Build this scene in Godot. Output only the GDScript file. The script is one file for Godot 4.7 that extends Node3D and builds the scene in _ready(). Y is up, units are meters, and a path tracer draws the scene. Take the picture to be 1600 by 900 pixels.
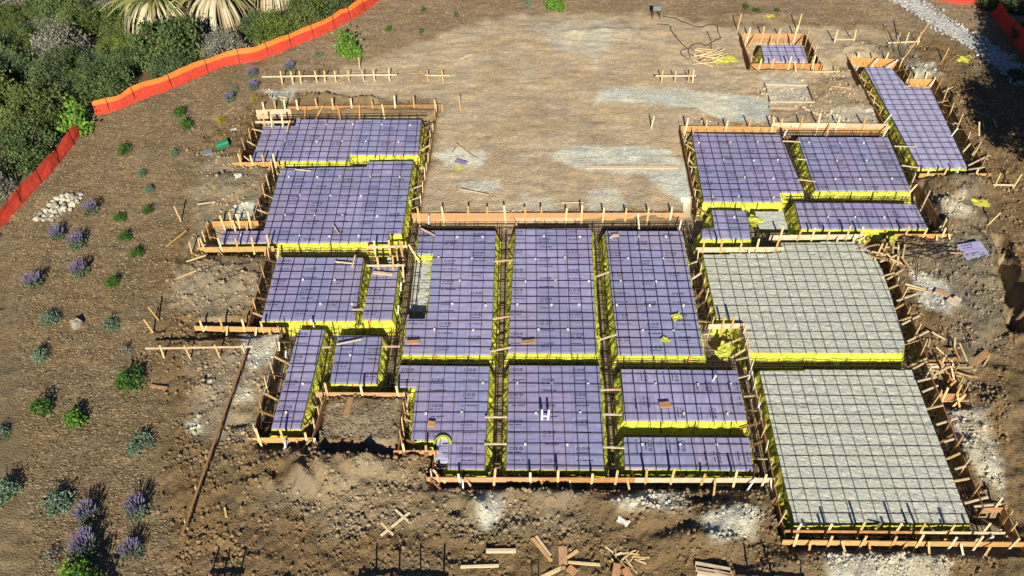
extends Node3D
# A hilltop house foundation before the pour, seen from the air. Units are metres; the building's long
# walls run along x and z, the yard is y = 0 and so is the top of the foam pads.

var rng := RandomNumberGenerator.new()
var used := {}
var M := {}
var na := FastNoiseLite.new()
var nb := FastNoiseLite.new()
var nc := FastNoiseLite.new()

# ------------------------------------------------------------------ mesh building
class MB:
	var v := PackedVector3Array()
	var n := PackedVector3Array()
	var uv := PackedVector2Array()
	var c := PackedColorArray()
	func tri(a: Vector3, b: Vector3, d: Vector3, col := Color.WHITE):   # seen clockwise from outside
		var nn := (d - a).cross(b - a).normalized()
		v.append(a); v.append(b); v.append(d)
		for k in 3:
			n.append(nn); uv.append(Vector2.ZERO); c.append(col)
	func quad(a: Vector3, b: Vector3, d: Vector3, e: Vector3, col := Color.WHITE):
		tri(a, b, d, col); tri(a, d, e, col)
	func out(o: Vector3, a: Vector3, b: Vector3, d: Vector3, e: Vector3, col := Color.WHITE):   # a quad that faces away from o
		if (d - a).cross(b - a).dot((a + d) * 0.5 - o) < 0.0: quad(a, e, d, b, col)
		else: quad(a, b, d, e, col)
	func box(at: Vector3, size: Vector3, ba := Basis.IDENTITY, col := Color.WHITE, bev := 0.0):
		var h := size * 0.5
		var p := []
		for k in 8:
			p.append(at + ba * Vector3(h.x if k & 1 else -h.x, h.y if k & 2 else -h.y, h.z if k & 4 else -h.z))
		if bev <= 0.0:
			for f in [[0, 2, 3, 1], [5, 7, 6, 4], [4, 6, 2, 0], [1, 3, 7, 5], [2, 6, 7, 3], [0, 1, 5, 4]]:
				out(at, p[f[3]], p[f[2]], p[f[1]], p[f[0]], col)
			return
		# long edges chamfered (the length is local x)
		var ring := [Vector2(-h.y, -h.z + bev), Vector2(-h.y + bev, -h.z), Vector2(h.y - bev, -h.z), Vector2(h.y, -h.z + bev), Vector2(h.y, h.z - bev), Vector2(h.y - bev, h.z), Vector2(-h.y + bev, h.z), Vector2(-h.y, h.z - bev)]
		var a := []
		var b := []
		for r in ring:
			a.append(at + ba * Vector3(-h.x, r.x, r.y)); b.append(at + ba * Vector3(h.x, r.x, r.y))
		for k in 8:
			var j := (k + 1) % 8
			out(at, a[k], a[j], b[j], b[k], col)
		for k in range(1, 7):
			tri(a[0], a[k + 1], a[k], col); tri(b[0], b[k], b[k + 1], col)
	func tube(a: Vector3, b: Vector3, r0: float, r1: float, sides := 6, col := Color.WHITE):
		var d := (b - a).normalized()
		var u := d.cross(Vector3(0, 1, 0) if absf(d.y) < 0.9 else Vector3(1, 0, 0)).normalized()
		var w := d.cross(u)
		for k in sides:
			var t0 := TAU * k / sides
			var t1 := TAU * (k + 1) / sides
			var e0 := u * cos(t0) + w * sin(t0)
			var e1 := u * cos(t1) + w * sin(t1)
			out((a + b) * 0.5, a + e0 * r0, a + e1 * r0, b + e1 * r1, b + e0 * r1, col)
			tri(b, b + e0 * r1, b + e1 * r1, col)
			tri(a, a + e1 * r0, a + e0 * r0, col)
	func mesh() -> ArrayMesh:
		var arr := []
		arr.resize(Mesh.ARRAY_MAX)
		arr[Mesh.ARRAY_VERTEX] = v; arr[Mesh.ARRAY_NORMAL] = n; arr[Mesh.ARRAY_TEX_UV] = uv; arr[Mesh.ARRAY_COLOR] = c
		var m := ArrayMesh.new()
		m.add_surface_from_arrays(Mesh.PRIMITIVE_TRIANGLES, arr)
		return m

func numbered(n: String) -> String:
	var k: int = used.get(n, 0)
	used[n] = k + 1
	return n if k == 0 else "%s_%03d" % [n, k]
func tag(o: Node, label: String, category: String, group := "", kind := ""):
	if label: o.set_meta("label", label)
	if category: o.set_meta("category", category)
	if group: o.set_meta("group", group)
	if kind: o.set_meta("kind", kind)
func thing(called: String, label: String, category: String, at := Vector3.ZERO, turn := 0.0, group := "") -> Node3D:
	var o := Node3D.new()
	o.name = numbered(called)
	add_child(o)
	o.position = at
	o.rotation.y = turn
	tag(o, label, category, group)
	return o
func part(called: String, mesh: Mesh, m: Material, parent: Node, xf := Transform3D.IDENTITY) -> MeshInstance3D:
	var o := MeshInstance3D.new()
	o.mesh = mesh
	o.material_override = m
	o.name = called if parent != self else numbered(called)
	o.transform = xf
	if parent != self:
		var key := str(parent.get_instance_id()) + called
		var k: int = used.get(key, 0)
		used[key] = k + 1
		if k: o.name = "%s_%03d" % [called, k]
	parent.add_child(o, true)
	return o
func copy(o: Node3D, at: Vector3, turn: float, label := "", group := "", sc := 1.0) -> Node3D:
	var r: Node3D = o.duplicate()
	r.name = numbered(str(o.name).rstrip("0123456789").trim_suffix("_"))
	add_child(r)
	r.position = at
	r.rotation.y = turn
	r.scale = Vector3.ONE * sc
	if label: r.set_meta("label", label)
	if group: r.set_meta("group", group)
	return r

# ------------------------------------------------------------------ materials
func srgb(r: float, g: float, b: float) -> Color:
	return Color(r / 255.0, g / 255.0, b / 255.0)
func noise_tex(freq: float, lo: float, hi: float, size := 512, oct := 5, seed_ := 1, as_n := false, bump := 4.0, kind := FastNoiseLite.TYPE_SIMPLEX_SMOOTH) -> NoiseTexture2D:
	var f := FastNoiseLite.new()
	f.noise_type = kind
	f.frequency = freq
	f.fractal_octaves = oct
	f.seed = seed_
	var t := NoiseTexture2D.new()
	t.width = size; t.height = size
	t.seamless = true
	t.noise = f
	if as_n:
		t.as_normal_map = true
		t.bump_strength = bump
	else:
		var g := Gradient.new()
		g.set_color(0, Color(lo, lo, lo)); g.set_color(1, Color(hi, hi, hi))
		t.color_ramp = g
	return t
func flat(col: Color, rough := 0.9, vc := false) -> StandardMaterial3D:
	var m := StandardMaterial3D.new()
	m.albedo_color = col
	m.roughness = rough
	m.vertex_color_use_as_albedo = vc
	m.metallic_specular = 0.3
	return m
func wood_mat(col: Color, seed_: int) -> StandardMaterial3D:
	var m := flat(col, 0.85)
	m.albedo_texture = M.grain[seed_ % 3]
	m.uv1_triplanar = true
	m.uv1_scale = Vector3(0.35, 2.6, 2.6)
	m.uv1_offset = Vector3(seed_ * 0.37, seed_ * 0.21, seed_ * 0.53)
	return m

func foam_image(seed_: int) -> ImageTexture:
	# one printed foam panel repeat, 1.2 m square: three rings, lines of small print, a bold line, faint streaks
	var r := RandomNumberGenerator.new()
	r.seed = seed_
	var S := 512
	var im := Image.create(S, S, false, Image.FORMAT_RGB8)
	var f := FastNoiseLite.new()
	f.frequency = 0.006
	f.seed = seed_
	f.fractal_octaves = 4
	for y in S:
		for x in S:
			var k := 0.93 + 0.07 * f.get_noise_2d(x * 0.5, y * 2.0) + 0.03 * f.get_noise_2d(x * 9.0, y * 9.0)
			var du := clampf(f.get_noise_2d(x * 1.3 + 700.0, y * 1.3) * 1.6, 0.0, 1.0) * 0.5
			im.set_pixel(x, y, Color(0.690 * k, 0.680 * k, 0.835 * k).lerp(Color(0.73, 0.725, 0.79), du))
	var ink := Color(0.15, 0.12, 0.24)
	var soft := Color(0.38, 0.35, 0.50)
	var x0 := 40
	var y0 := 90
	for q in 3:
		var cx := x0 + 40 + q * 74
		for y in range(-36, 37):
			for x in range(-36, 37):
				var d := Vector2(x, y).length()
				if d < 31 and d > 21 or (d < 9 and q > 0) or (absf(x - y) < 5 and d < 22 and q == 2):
					im.set_pixel(cx + x, y0 + y, ink)
	# rows of print: short strokes with gaps, too small to read
	for row in [[150, 18, 190, 0.85, 1], [190, 7, 330, 0.7, 0], [208, 7, 300, 0.7, 0], [226, 7, 340, 0.7, 0], [290, 20, 240, 0.8, 1], [330, 8, 380, 0.7, 0], [420, 6, 430, 0.75, 0], [438, 6, 400, 0.75, 0]]:
		var x: int = x0
		while x < x0 + row[2]:
			var w: int = int(row[1] * r.randf_range(0.4, 0.9)) + 2
			if r.randf() < row[3]:
				im.fill_rect(Rect2i(x, row[0], w, row[1]), ink if row[4] else soft)
			x += w + 3
	for q in 2:   # faint panel scoring
		im.fill_rect(Rect2i(250 + q * 210, 0, 2, S), Color(0.60, 0.58, 0.74))
	im.generate_mipmaps()
	return ImageTexture.create_from_image(im)

func materials():
	M.grain = [noise_tex(0.012, 0.72, 1.0, 512, 5, 3), noise_tex(0.016, 0.66, 1.0, 512, 5, 8), noise_tex(0.02, 0.78, 1.0, 512, 4, 12)]
	M.wood_o = [wood_mat(srgb(222, 176, 114), 1), wood_mat(srgb(212, 158, 96), 2), wood_mat(srgb(222, 178, 116), 3), wood_mat(srgb(208, 152, 100), 4)]
	M.wood_p = [wood_mat(srgb(230, 206, 176), 5), wood_mat(srgb(222, 192, 160), 6), wood_mat(srgb(236, 216, 184), 7)]
	M.wood_b = [wood_mat(srgb(164, 124, 86), 8), wood_mat(srgb(148, 112, 78), 9), wood_mat(srgb(176, 136, 96), 10)]
	M.wood_r = [wood_mat(srgb(208, 156, 112), 11), wood_mat(srgb(214, 170, 128), 12), wood_mat(srgb(196, 152, 112), 13)]
	M.stake = [wood_mat(srgb(238, 212, 160), 14), wood_mat(srgb(230, 196, 138), 15), wood_mat(srgb(220, 180, 120), 16), wood_mat(srgb(240, 222, 184), 17)]
	M.foam = []
	var ft := [foam_image(1), foam_image(2), foam_image(3)]
	for k in 6:
		var m := flat([srgb(218, 218, 224), srgb(240, 237, 242), srgb(214, 217, 228), srgb(234, 228, 228), srgb(222, 228, 234), srgb(230, 222, 230)][k], 0.6)
		m.albedo_texture = ft[k % 3]
		M.foam.append(m)
	M.foam_plain = flat(srgb(182, 180, 218), 0.65)
	M.foam_plain.albedo_texture = noise_tex(0.01, 0.8, 1.0, 256, 4, 9)
	M.foam_plain.uv1_triplanar = true
	M.yellow = flat(srgb(214, 216, 82), 0.42)
	M.yellow.albedo_texture = noise_tex(0.02, 0.80, 1.0, 512, 5, 61)
	M.yellow.uv1_triplanar = true
	M.yellow.uv1_scale = Vector3.ONE * 0.6
	M.yellow.metallic_specular = 0.5
	M.yellow.backlight = Color(0.34, 0.34, 0.05)
	M.steel = flat(srgb(58, 44, 38), 0.75)
	M.steel_dark = flat(srgb(44, 38, 36), 0.7)
	M.white = flat(srgb(214, 212, 206), 0.5)
	M.pvc = flat(srgb(212, 212, 212), 0.35)
	M.black = flat(srgb(20, 22, 26), 0.6)
	M.red = flat(srgb(190, 50, 30), 0.7)
	M.blue = flat(srgb(40, 70, 120), 0.5)
	M.green_tool = flat(srgb(40, 120, 90), 0.5)
	M.grey_metal = flat(srgb(110, 118, 122), 0.45)
	M.leaf = flat(Color.WHITE, 0.75, true)
	M.leaf.backlight = Color(0.25, 0.3, 0.1)
	M.bark = flat(srgb(92, 76, 60), 0.95)
	M.stone = []
	for c in [srgb(214, 206, 188), srgb(196, 188, 170), srgb(222, 216, 200), srgb(166, 158, 146)]:
		var m := flat(c, 0.95)
		m.albedo_texture = noise_tex(0.02, 0.7, 1.0, 256, 4, 21)
		m.uv1_triplanar = true
		m.uv1_scale = Vector3.ONE * 2.0
		M.stone.append(m)
	M.ground = flat(Color.WHITE, 1.0, true)
	M.ground.metallic_specular = 0.1
	M.ground.albedo_texture = noise_tex(0.018, 0.82, 1.0, 1024, 6, 31)
	M.ground.uv1_triplanar = true
	M.ground.uv1_world_triplanar = true
	M.ground.uv1_scale = Vector3.ONE * 0.19
	M.ground.normal_enabled = true
	M.ground.normal_texture = noise_tex(0.05, 0, 1, 1024, 6, 32, true, 9.0)
	M.ground.normal_scale = 1.0
	M.gravel = flat(srgb(203, 204, 192), 1.0)
	M.gravel.metallic_specular = 0.1
	M.gravel.albedo_texture = noise_tex(0.03, 0.84, 1.0, 1024, 6, 41)
	M.gravel.uv1_triplanar = true
	M.gravel.uv1_world_triplanar = true
	M.gravel.uv1_scale = Vector3.ONE * 0.4
	M.gravel.normal_enabled = true
	M.gravel.normal_texture = noise_tex(0.06, 0, 1, 1024, 6, 42, true, 7.0)
	M.clod = flat(Color.WHITE, 1.0, true)
	M.clod.metallic_specular = 0.1
	# both sheets of the safety fence
	M.mesh_red = flat(srgb(214, 76, 56), 0.75)
	M.mesh_red.albedo_texture = noise_tex(0.03, 0.70, 1.0, 256, 4, 51)
	M.mesh_red.uv1_triplanar = true
	M.mesh_red.backlight = Color(0.30, 0.07, 0.02)
	M.mesh_orange = flat(srgb(226, 118, 52), 0.75)
	M.mesh_orange.backlight = Color(0.35, 0.16, 0.03)

# ------------------------------------------------------------------ the lie of the land
# excavated rectangles: x0, x1, z0, z1, floor
var DIG := [
	[-13.35, -4.3, -39.1, -34.75, -0.92], [-11.75, -4.45, -35.2, -29.0, -0.92], [-13.75, -11.0, -30.5, -28.85, -0.92],
	[-10.75, -4.3, -29.2, -24.2, -0.92], [-9.45, -7.2, -24.8, -18.85, -0.92], [-7.8, -4.5, -24.8, -20.95, -0.92],
	[-4.9, 7.9, -31.1, -22.3, -0.92], [-4.9, -3.9, -22.6, -20.95, -0.92], [-4.15, -2.8, -22.5, -18.35, -0.92],
	[-3.0, 9.0, -22.9, -17.25, -0.92], [8.3, 13.2, -37.7, -29.9, -0.92], [13.0, 18.9, -37.9, -29.85, -0.92], [18.2, 19.3, -33.5, -29.85, -0.92],
	[7.8, 11.5, -32.2, -28.9, -0.92], [18.35, 21.05, -43.95, -41.8, -0.92], [18.6, 22.5, -42.0, -34.05, -0.92],
	[7.9, 16.1, -29.8, -22.4, -0.92], [9.0, 15.95, -22.9, -15.0, -0.92], [12.75, 16.5, -46.3, -43.3, -0.92],
	[-2.9, 9.0, -17.3, -16.95, -0.55], [9.2, 16.8, -15.1, -14.55, -0.5], [-7.0, -4.1, -18.75, -18.2, -0.65], [-9.4, -7.4, -18.9, -18.55, -0.4],
	[16.0, 17.0, -22.6, -20.5, -0.6], [15.9, 16.8, -16.2, -15.0, -0.7], [-12.9, -9.4, -24.7, -24.1, -0.35], [-13.6, -10.7, -29.0, -28.55, -0.35],
]
# earth heaps and hollows: x, z, radius x, radius z, height
var HEAP := [
	[-5.93, -17.96, 2.0, 0.8, 0.5], [-7.93, -17.61, 1.3, 0.7, 0.35], [-6.83, -17.09, 1.6, 0.7, 0.3], [-3.81, -18.57, 0.8, 0.6, 0.3],
	[-1.41, -16.24, 0.7, 0.5, 0.35], [1.42, -16.63, 1.2, 0.5, 0.28], [4.30, -16.15, 1.6, 0.6, 0.3], [6.00, -14.84, 1.8, 0.5, 0.32], [7.30, -15.68, 1.2, 0.8, 0.3],
	[6.57, -16.66, 0.7, 0.3, -0.4], [7.48, -16.79, 0.6, 0.4, -0.55], [3.70, -16.90, 0.5, 0.3, -0.4], [1.69, -16.96, 0.6, 0.25, -0.35],
	[-1.96, -16.11, 0.4, 0.3, -0.4], [-8.37, -17.53, 0.5, 0.3, -0.4], [16.56, -14.90, 1.0, 0.6, 0.3], [9.16, -14.17, 1.2, 0.6, 0.3],
	[20.95, -33.35, 1.5, 0.9, 0.45], [19.84, -31.75, 1.5, 0.8, 0.4], [17.55, -28.99, 0.9, 0.7, 0.3], [19.20, -30.66, 1.1, 0.5, 0.3], [20.09, -27.44, 1.3, 1.6, 0.25],
	[16.38, -18.14, 1.0, 1.2, 0.3], [17.86, -20.39, 1.2, 1.0, 0.3], [21.88, -42.42, 1.3, 0.8, 0.4], [19.07, -44.93, 1.6, 1.0, 0.3], [23.17, -40.06, 1.2, 1.2, 0.35],
	[17.19, -43.01, 1.0, 0.7, -0.25], [-10.29, -40.11, 1.4, 0.35, 0.42], [-7.92, -40.01, 1.0, 0.3, 0.36], [-12.76, -39.86, 0.9, 0.7, 0.3],
	[-13.78, -33.16, 1.2, 0.9, 0.25], [-13.01, -27.25, 1.6, 1.2, 0.25], [-11.29, -26.88, 0.8, 0.7, 0.3], [-12.00, -29.65, 0.8, 0.5, 0.2], [-11.87, -24.02, 0.6, 0.3, -0.3],
	[-10.18, -19.66, 0.6, 0.3, -0.25], [-12.08, -21.12, 0.8, 0.5, 0.15], [-5.83, -19.97, 1.2, 0.6, 0.08], [14.02, -48.68, 3.0, 0.6, 0.2], [5.62, -46.87, 4.0, 0.5, 0.12],
	[12.52, -14.19, 2.4, 0.6, 0.25],
]
var FENCE := [Vector2(-23.60, -29.38), Vector2(-22.95, -32.19), Vector2(-22.51, -34.05), Vector2(-22.14, -36.14), Vector2(-22.01, -37.18), Vector2(-21.66, -38.91), Vector2(-20.78, -39.25), Vector2(-20.01, -40.05), Vector2(-18.63, -41.17), Vector2(-17.25, -42.51), Vector2(-15.75, -43.64), Vector2(-14.43, -44.09), Vector2(-12.55, -45.54), Vector2(-10.63, -47.33), Vector2(-9.36, -49.06), Vector2(-8.07, -51.32)]
var PIT := [Vector2(21.53, -29.75), Vector2(21.39, -28.62), Vector2(21.10, -27.06), Vector2(20.82, -25.59), Vector2(20.59, -24.71), Vector2(19.96, -24.47)]
var RUTS := [[Vector2(-18.09, -40.41), Vector2(-18.48, -38.16), Vector2(-18.75, -36.46), Vector2(-19.01, -34.46)], [Vector2(-17.06, -39.95), Vector2(-17.58, -37.95), Vector2(-17.92, -36.47), Vector2(-18.24, -34.17)], [Vector2(-21.68, -28.57), Vector2(-21.49, -27.21), Vector2(-21.21, -25.36)], [Vector2(-20.75, -28.18), Vector2(-20.58, -26.83), Vector2(-20.52, -24.66)], [Vector2(-14.84, -31.34), Vector2(-14.54, -28.41), Vector2(-14.48, -25.76)]]
var SWALE := [Vector2(22.79, -51.18), Vector2(24.08, -49.68), Vector2(24.95, -47.67), Vector2(26.10, -45.63), Vector2(26.77, -44.00), Vector2(27.53, -41.84)]

func line_gap(p: Vector2, line: Array) -> float:
	var best := 1e9
	for k in line.size() - 1:
		var a: Vector2 = line[k]
		var ab: Vector2 = line[k + 1] - a
		var t := clampf((p - a).dot(ab) / ab.length_squared(), 0.0, 1.0)
		best = minf(best, p.distance_squared_to(a + ab * t))
	return sqrt(best)
func outside_fence(p: Vector2) -> float:   # metres beyond the fence, negative on the site side
	if p.x > -6.0 or p.x < -45.0: return -9.0 if p.x > -6.0 else 9.0
	var best := 1e9
	var s := 1.0
	for k in FENCE.size() - 1:
		var a: Vector2 = FENCE[k]
		var ab: Vector2 = FENCE[k + 1] - a
		var t := clampf((p - a).dot(ab) / ab.length_squared(), 0.0, 1.0)
		var d := p.distance_to(a + ab * t)
		if d < best:
			best = d
			s = 1.0 if ab.cross(p - a) < 0.0 else -1.0
	return best * s
func dig(x: float, z: float) -> float:   # how deep the excavation is here
	var low := 0.0
	var wob := na.get_noise_2d(x * 9.0, z * 9.0) * 0.06
	for r in DIG:
		if x < r[0] - 0.3 or x > r[1] + 0.3 or z < r[2] - 0.3 or z > r[3] + 0.3: continue
		var d: float = minf(minf(x - r[0], r[1] - x), minf(z - r[2], r[3] - z)) + wob
		if d > -0.1:
			low = minf(low, r[4] * smoothstep(-0.1, 0.06, d))
	return low
func gh(x: float, z: float, rough := 0.5) -> float:
	var h := na.get_noise_2d(x, z) * 0.08
	var hole := dig(x, z)
	if hole < -0.01:
		return h * 0.2 + hole + nb.get_noise_2d(x, z) * 0.05
	h += 0.035 * nb.get_noise_2d(x * 0.55 + 9.0, z * 2.2 + 5.0) + nb.get_noise_2d(x, z) * (0.012 + 0.17 * rough) + nc.get_noise_2d(x, z) * (0.006 + 0.085 * rough)
	for q in HEAP:
		var dx: float = (x - q[0]) / q[2]
		if absf(dx) > 1.6: continue
		var dz: float = (z - q[1]) / q[3]
		if absf(dz) > 1.6: continue
		var g := exp(-(dx * dx + dz * dz) * 1.6)
		h += q[4] * g * (1.0 + 0.8 * nb.get_noise_2d(x * 1.3 + 40.0, z * 1.3))
	if x > 20.0 and z > -36.0 and z < -20.0:
		var pd := line_gap(Vector2(x, z), PIT) + nb.get_noise_2d(x * 0.7, z * 0.7) * 0.45 + 0.04
		h -= 1.3 * (1.0 - smoothstep(0.16, 0.42, pd))
	if x < -5.0:
		var o := outside_fence(Vector2(x, z))
		if o > 0.0: h -= minf(o * 0.22, 3.5)
	if z < -20.0:
		for r in RUTS:
			if absf(x - r[0].x) > 9.0: continue
			var rd := line_gap(Vector2(x, z), r)
			if rd < 0.35: h += 0.012 * exp(-pow((rd - 0.24) / 0.07, 2.0)) - 0.055 * (1.0 - smoothstep(0.06, 0.17, rd))
	if x > 15.0 and z < -38.0:
		var sd := line_gap(Vector2(x, z), SWALE)
		h -= 0.12 * (1.0 - smoothstep(0.3, 0.9, sd))
	return h
func inside(p: Vector2, poly: PackedVector2Array) -> float:   # signed distance, positive inside
	var best := 1e9
	var c := false
	var j := poly.size() - 1
	for i in poly.size():
		var a := poly[i]
		var b := poly[j]
		var ab := b - a
		var t := clampf((p - a).dot(ab) / ab.length_squared(), 0.0, 1.0)
		best = minf(best, p.distance_squared_to(a + ab * t))
		if (a.y > p.y) != (b.y > p.y) and p.x < (b.x - a.x) * (p.y - a.y) / (b.y - a.y) + a.x: c = not c
		j = i
	return sqrt(best) * (1.0 if c else -1.0)

const MULCH := Color(0.238, 0.178, 0.103)
const TAN := Color(0.545, 0.43, 0.285)
const PALE := Color(0.66, 0.645, 0.54)
const DRY := Color(0.33, 0.245, 0.155)
const GREY := Color(0.235, 0.198, 0.142)
const SOIL := Color(0.208, 0.147, 0.080)
const DUST := Color(0.325, 0.265, 0.178)
# ground cover: colour, roughness of the surface, softness of its edge, strength, outline
var ZONES := [
	[SOIL, 0.8, 1.0, 1.0, [-14.31,-43.46, -12.62,-41.92, -16.39,-37.63, -14.84,-31.34, -15.24,-28.41, -14.58,-24.00, -12.58,-20.22, -12.63,-16.93, -10.35,-12.33, 18.08,-12.49, 33.72,-49.15, 26.25,-43.06, 22.89,-46.96, 12.29,-47.25, 6.57,-41.13, -3.11,-31.41, -5.45,-31.39, -4.94,-40.48]],
	[DRY, 0.22, 1.6, 0.9, [-15.50,-53.51, 35.70,-53.79, 33.72,-49.15, 24.51,-46.29, 18.19,-47.28, 7.22,-48.28, -0.27,-48.24, -5.57,-44.14, -12.57,-41.62, -15.55,-38.18, -13.72,-44.10, -9.25,-48.19]],
	[DRY, 0.24, 2.0, 0.35, [-21.87,-36.55, -16.83,-42.20, -13.37,-42.22, -15.88,-35.56, -16.58,-29.21, -21.64,-27.59, -23.13,-30.00]],
	[TAN, 0.16, 0.9, 1.0, [-13.09,-40.73, -8.68,-43.49, -4.28,-46.47, -0.27,-48.82, 7.66,-49.01, 12.66,-47.25, 18.28,-47.63, 21.69,-46.61, 20.50,-43.65, 17.54,-43.01, 11.57,-40.58, 8.59,-38.31, 8.18,-31.47, -4.42,-31.31, -3.90,-39.91, -10.34,-40.45]],
	[TAN, 0.4, 0.6, 0.7, [12.06,-43.60, 18.66,-43.33, 19.28,-38.10, 8.20,-37.77, 8.54,-40.56]],
	[DUST, 0.45, 0.8, 0.8, [-14.94,-35.57, -11.93,-34.60, -11.53,-30.92, -14.32,-29.22, -15.47,-32.68]],
	[DUST, 0.7, 0.6, 0.8, [-14.75,-27.63, -11.33,-28.43, -10.27,-25.78, -12.34,-24.36, -14.43,-25.40]],
	[DUST, 0.3, 0.4, 0.9, [-7.33,-20.40, -4.35,-20.71, -4.18,-18.84, -7.13,-19.11]],
	[DUST, 0.6, 0.6, 0.8, [-12.96,-22.68, -9.62,-23.69, -9.22,-20.24, -9.65,-18.81, -11.75,-18.80]],
	[GREY, 0.7, 0.9, 0.85, [19.04,-46.26, 22.32,-46.28, 22.02,-40.63, 21.76,-35.77, 21.53,-31.54, 20.78,-27.83, 19.73,-24.19, 16.67,-20.39, 17.85,-25.58, 16.37,-27.80, 20.35,-31.54, 21.36,-41.81]],
	[DUST, 0.85, 0.9, 0.6, [-9.05,-16.95, -3.76,-18.03, 2.13,-16.76, 2.07,-15.29, -6.55,-15.24]],
	[PALE, 0.1, 0.3, 1.0, [4.04,-39.67, 4.46,-41.12, 6.61,-41.61, 9.95,-41.03, 13.20,-40.30, 12.83,-38.34, 11.19,-38.22, 9.23,-39.42, 6.46,-39.97, 4.46,-40.07]],
	[PALE, 0.15, 0.35, 1.0, [1.62,-35.56, 2.65,-36.28, 7.38,-36.20, 8.20,-34.61, 8.08,-31.82, 6.86,-32.81, 6.08,-34.12, 3.34,-34.29]],
	[PALE, 0.15, 0.3, 1.0, [-4.21,-35.63, -2.73,-36.04, -1.45,-35.64, -1.67,-34.56, -3.29,-34.74]],
	[PALE, 0.15, 0.3, 1.0, [-2.61,-33.45, -0.80,-33.60, -0.64,-33.00, -1.98,-32.67, -2.74,-32.85]],
	[PALE, 0.15, 0.3, 0.7, [3.42,-32.88, 4.64,-33.17, 5.29,-31.90, 4.81,-31.45, 3.35,-31.53]],
	[PALE, 0.1, 0.2, 0.7, [0.18,-32.77, 0.60,-32.77, 0.65,-32.23, 0.24,-32.14]],
	[PALE, 0.15, 0.4, 0.5, [-0.47,-31.95, 1.60,-32.32, 1.73,-31.52, -0.76,-31.42]],
	[PALE, 0.05, 0.8, 0.45, [0.47,-47.19, 3.46,-47.98, 7.54,-47.71, 5.52,-45.51, 4.35,-43.88, 2.61,-44.84]],
	[PALE, 0.3, 0.3, 0.7, [-13.48,-41.02, -11.82,-41.27, -11.47,-40.16, -12.70,-39.58]],
	[PALE, 0.5, 0.4, 0.7, [17.00,-27.61, 18.06,-27.05, 18.50,-25.94, 17.89,-24.87, 16.80,-25.57]],
	[PALE, 0.75, 0.5, 0.6, [16.48,-21.28, 17.39,-20.39, 17.53,-18.15, 16.74,-16.59, 16.20,-17.61, 15.93,-19.23]],
	[PALE, 0.8, 0.4, 0.6, [10.29,-14.52, 12.68,-14.76, 14.41,-14.20, 13.64,-13.10, 9.96,-13.08]],
	[PALE, 0.6, 0.4, 0.75, [6.43,-15.67, 7.62,-16.29, 8.45,-16.05, 8.04,-14.97, 6.53,-14.84]],
	[PALE, 0.6, 0.3, 0.75, [-1.53,-16.49, -0.77,-16.95, -0.31,-16.25, -0.95,-15.39]],
	[PALE, 0.6, 0.35, 0.65, [3.34,-16.52, 4.36,-16.82, 6.14,-16.78, 5.83,-16.03, 3.63,-16.02]],
	[PALE, 0.4, 0.3, 0.7, [-10.93,-23.85, -9.42,-24.03, -9.18,-22.71, -10.31,-22.06]],
	[PALE, 0.4, 0.2, 0.7, [-12.31,-19.64, -11.79,-19.93, -11.41,-19.36, -11.78,-18.94]],
	[PALE, 0.4, 0.25, 0.75, [-13.03,-31.79, -12.19,-32.02, -11.72,-31.14, -12.68,-30.83]],
	[PALE, 0.4, 0.25, 0.6, [-10.73,-21.13, -10.15,-21.28, -9.91,-20.68, -10.50,-20.59]],
	[PALE, 0.3, 0.4, 0.6, [13.24,-42.37, 15.69,-42.51, 15.49,-40.02, 13.09,-39.72]],
	[PALE, 0.3, 0.4, 0.6, [16.36,-39.46, 18.75,-39.76, 18.71,-38.37, 15.71,-38.08]],
	[PALE, 0.4, 0.4, 0.6, [21.29,-43.34, 23.06,-43.98, 22.92,-42.42, 21.45,-42.11]],
	[PALE, 0.5, 0.4, 0.5, [19.46,-32.42, 21.10,-32.89, 20.79,-31.10, 19.49,-30.67]],
]
var zbox := []
func cover(x: float, z: float) -> Array:   # [colour, roughness]
	var col := MULCH
	var rough := 0.22
	var p := Vector2(x, z)
	var wob := nb.get_noise_2d(x * 0.6, z * 0.6) * 0.5 + na.get_noise_2d(x * 4.0, z * 4.0) * 0.4
	for k in ZONES.size():
		var b: Rect2 = zbox[k]
		if not b.has_point(p): continue
		var q = ZONES[k]
		var s: float = q[2]
		var w := smoothstep(-s * 0.5, s * 0.5, inside(p, q[4]) + wob * s) * float(q[3])
		if w > 0.0:
			col = col.lerp(q[0], w)
			rough = lerpf(rough, q[1], w)
	if x > 15.0 and z < -38.0:
		var sd := line_gap(p, SWALE) + wob * 0.2
		col = col.lerp(Color(0.36, 0.37, 0.37), 1.0 - smoothstep(0.45, 0.7, sd))
	var t := 1.0 + 0.2 * na.get_noise_2d(x * 2.0 + 90.0, z * 2.0) + 0.16 * nb.get_noise_2d(x + 17.0, z)
	var hue := na.get_noise_2d(x * 3.0 - 50.0, z * 3.0 + 20.0) * 0.12 + nb.get_noise_2d(x * 1.7, z * 2.6 + 60.0) * 0.09
	col = Color(col.r * t * (1.0 + hue * 0.5), col.g * t, col.b * t * (1.0 - hue))
	return [col, rough]

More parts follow.
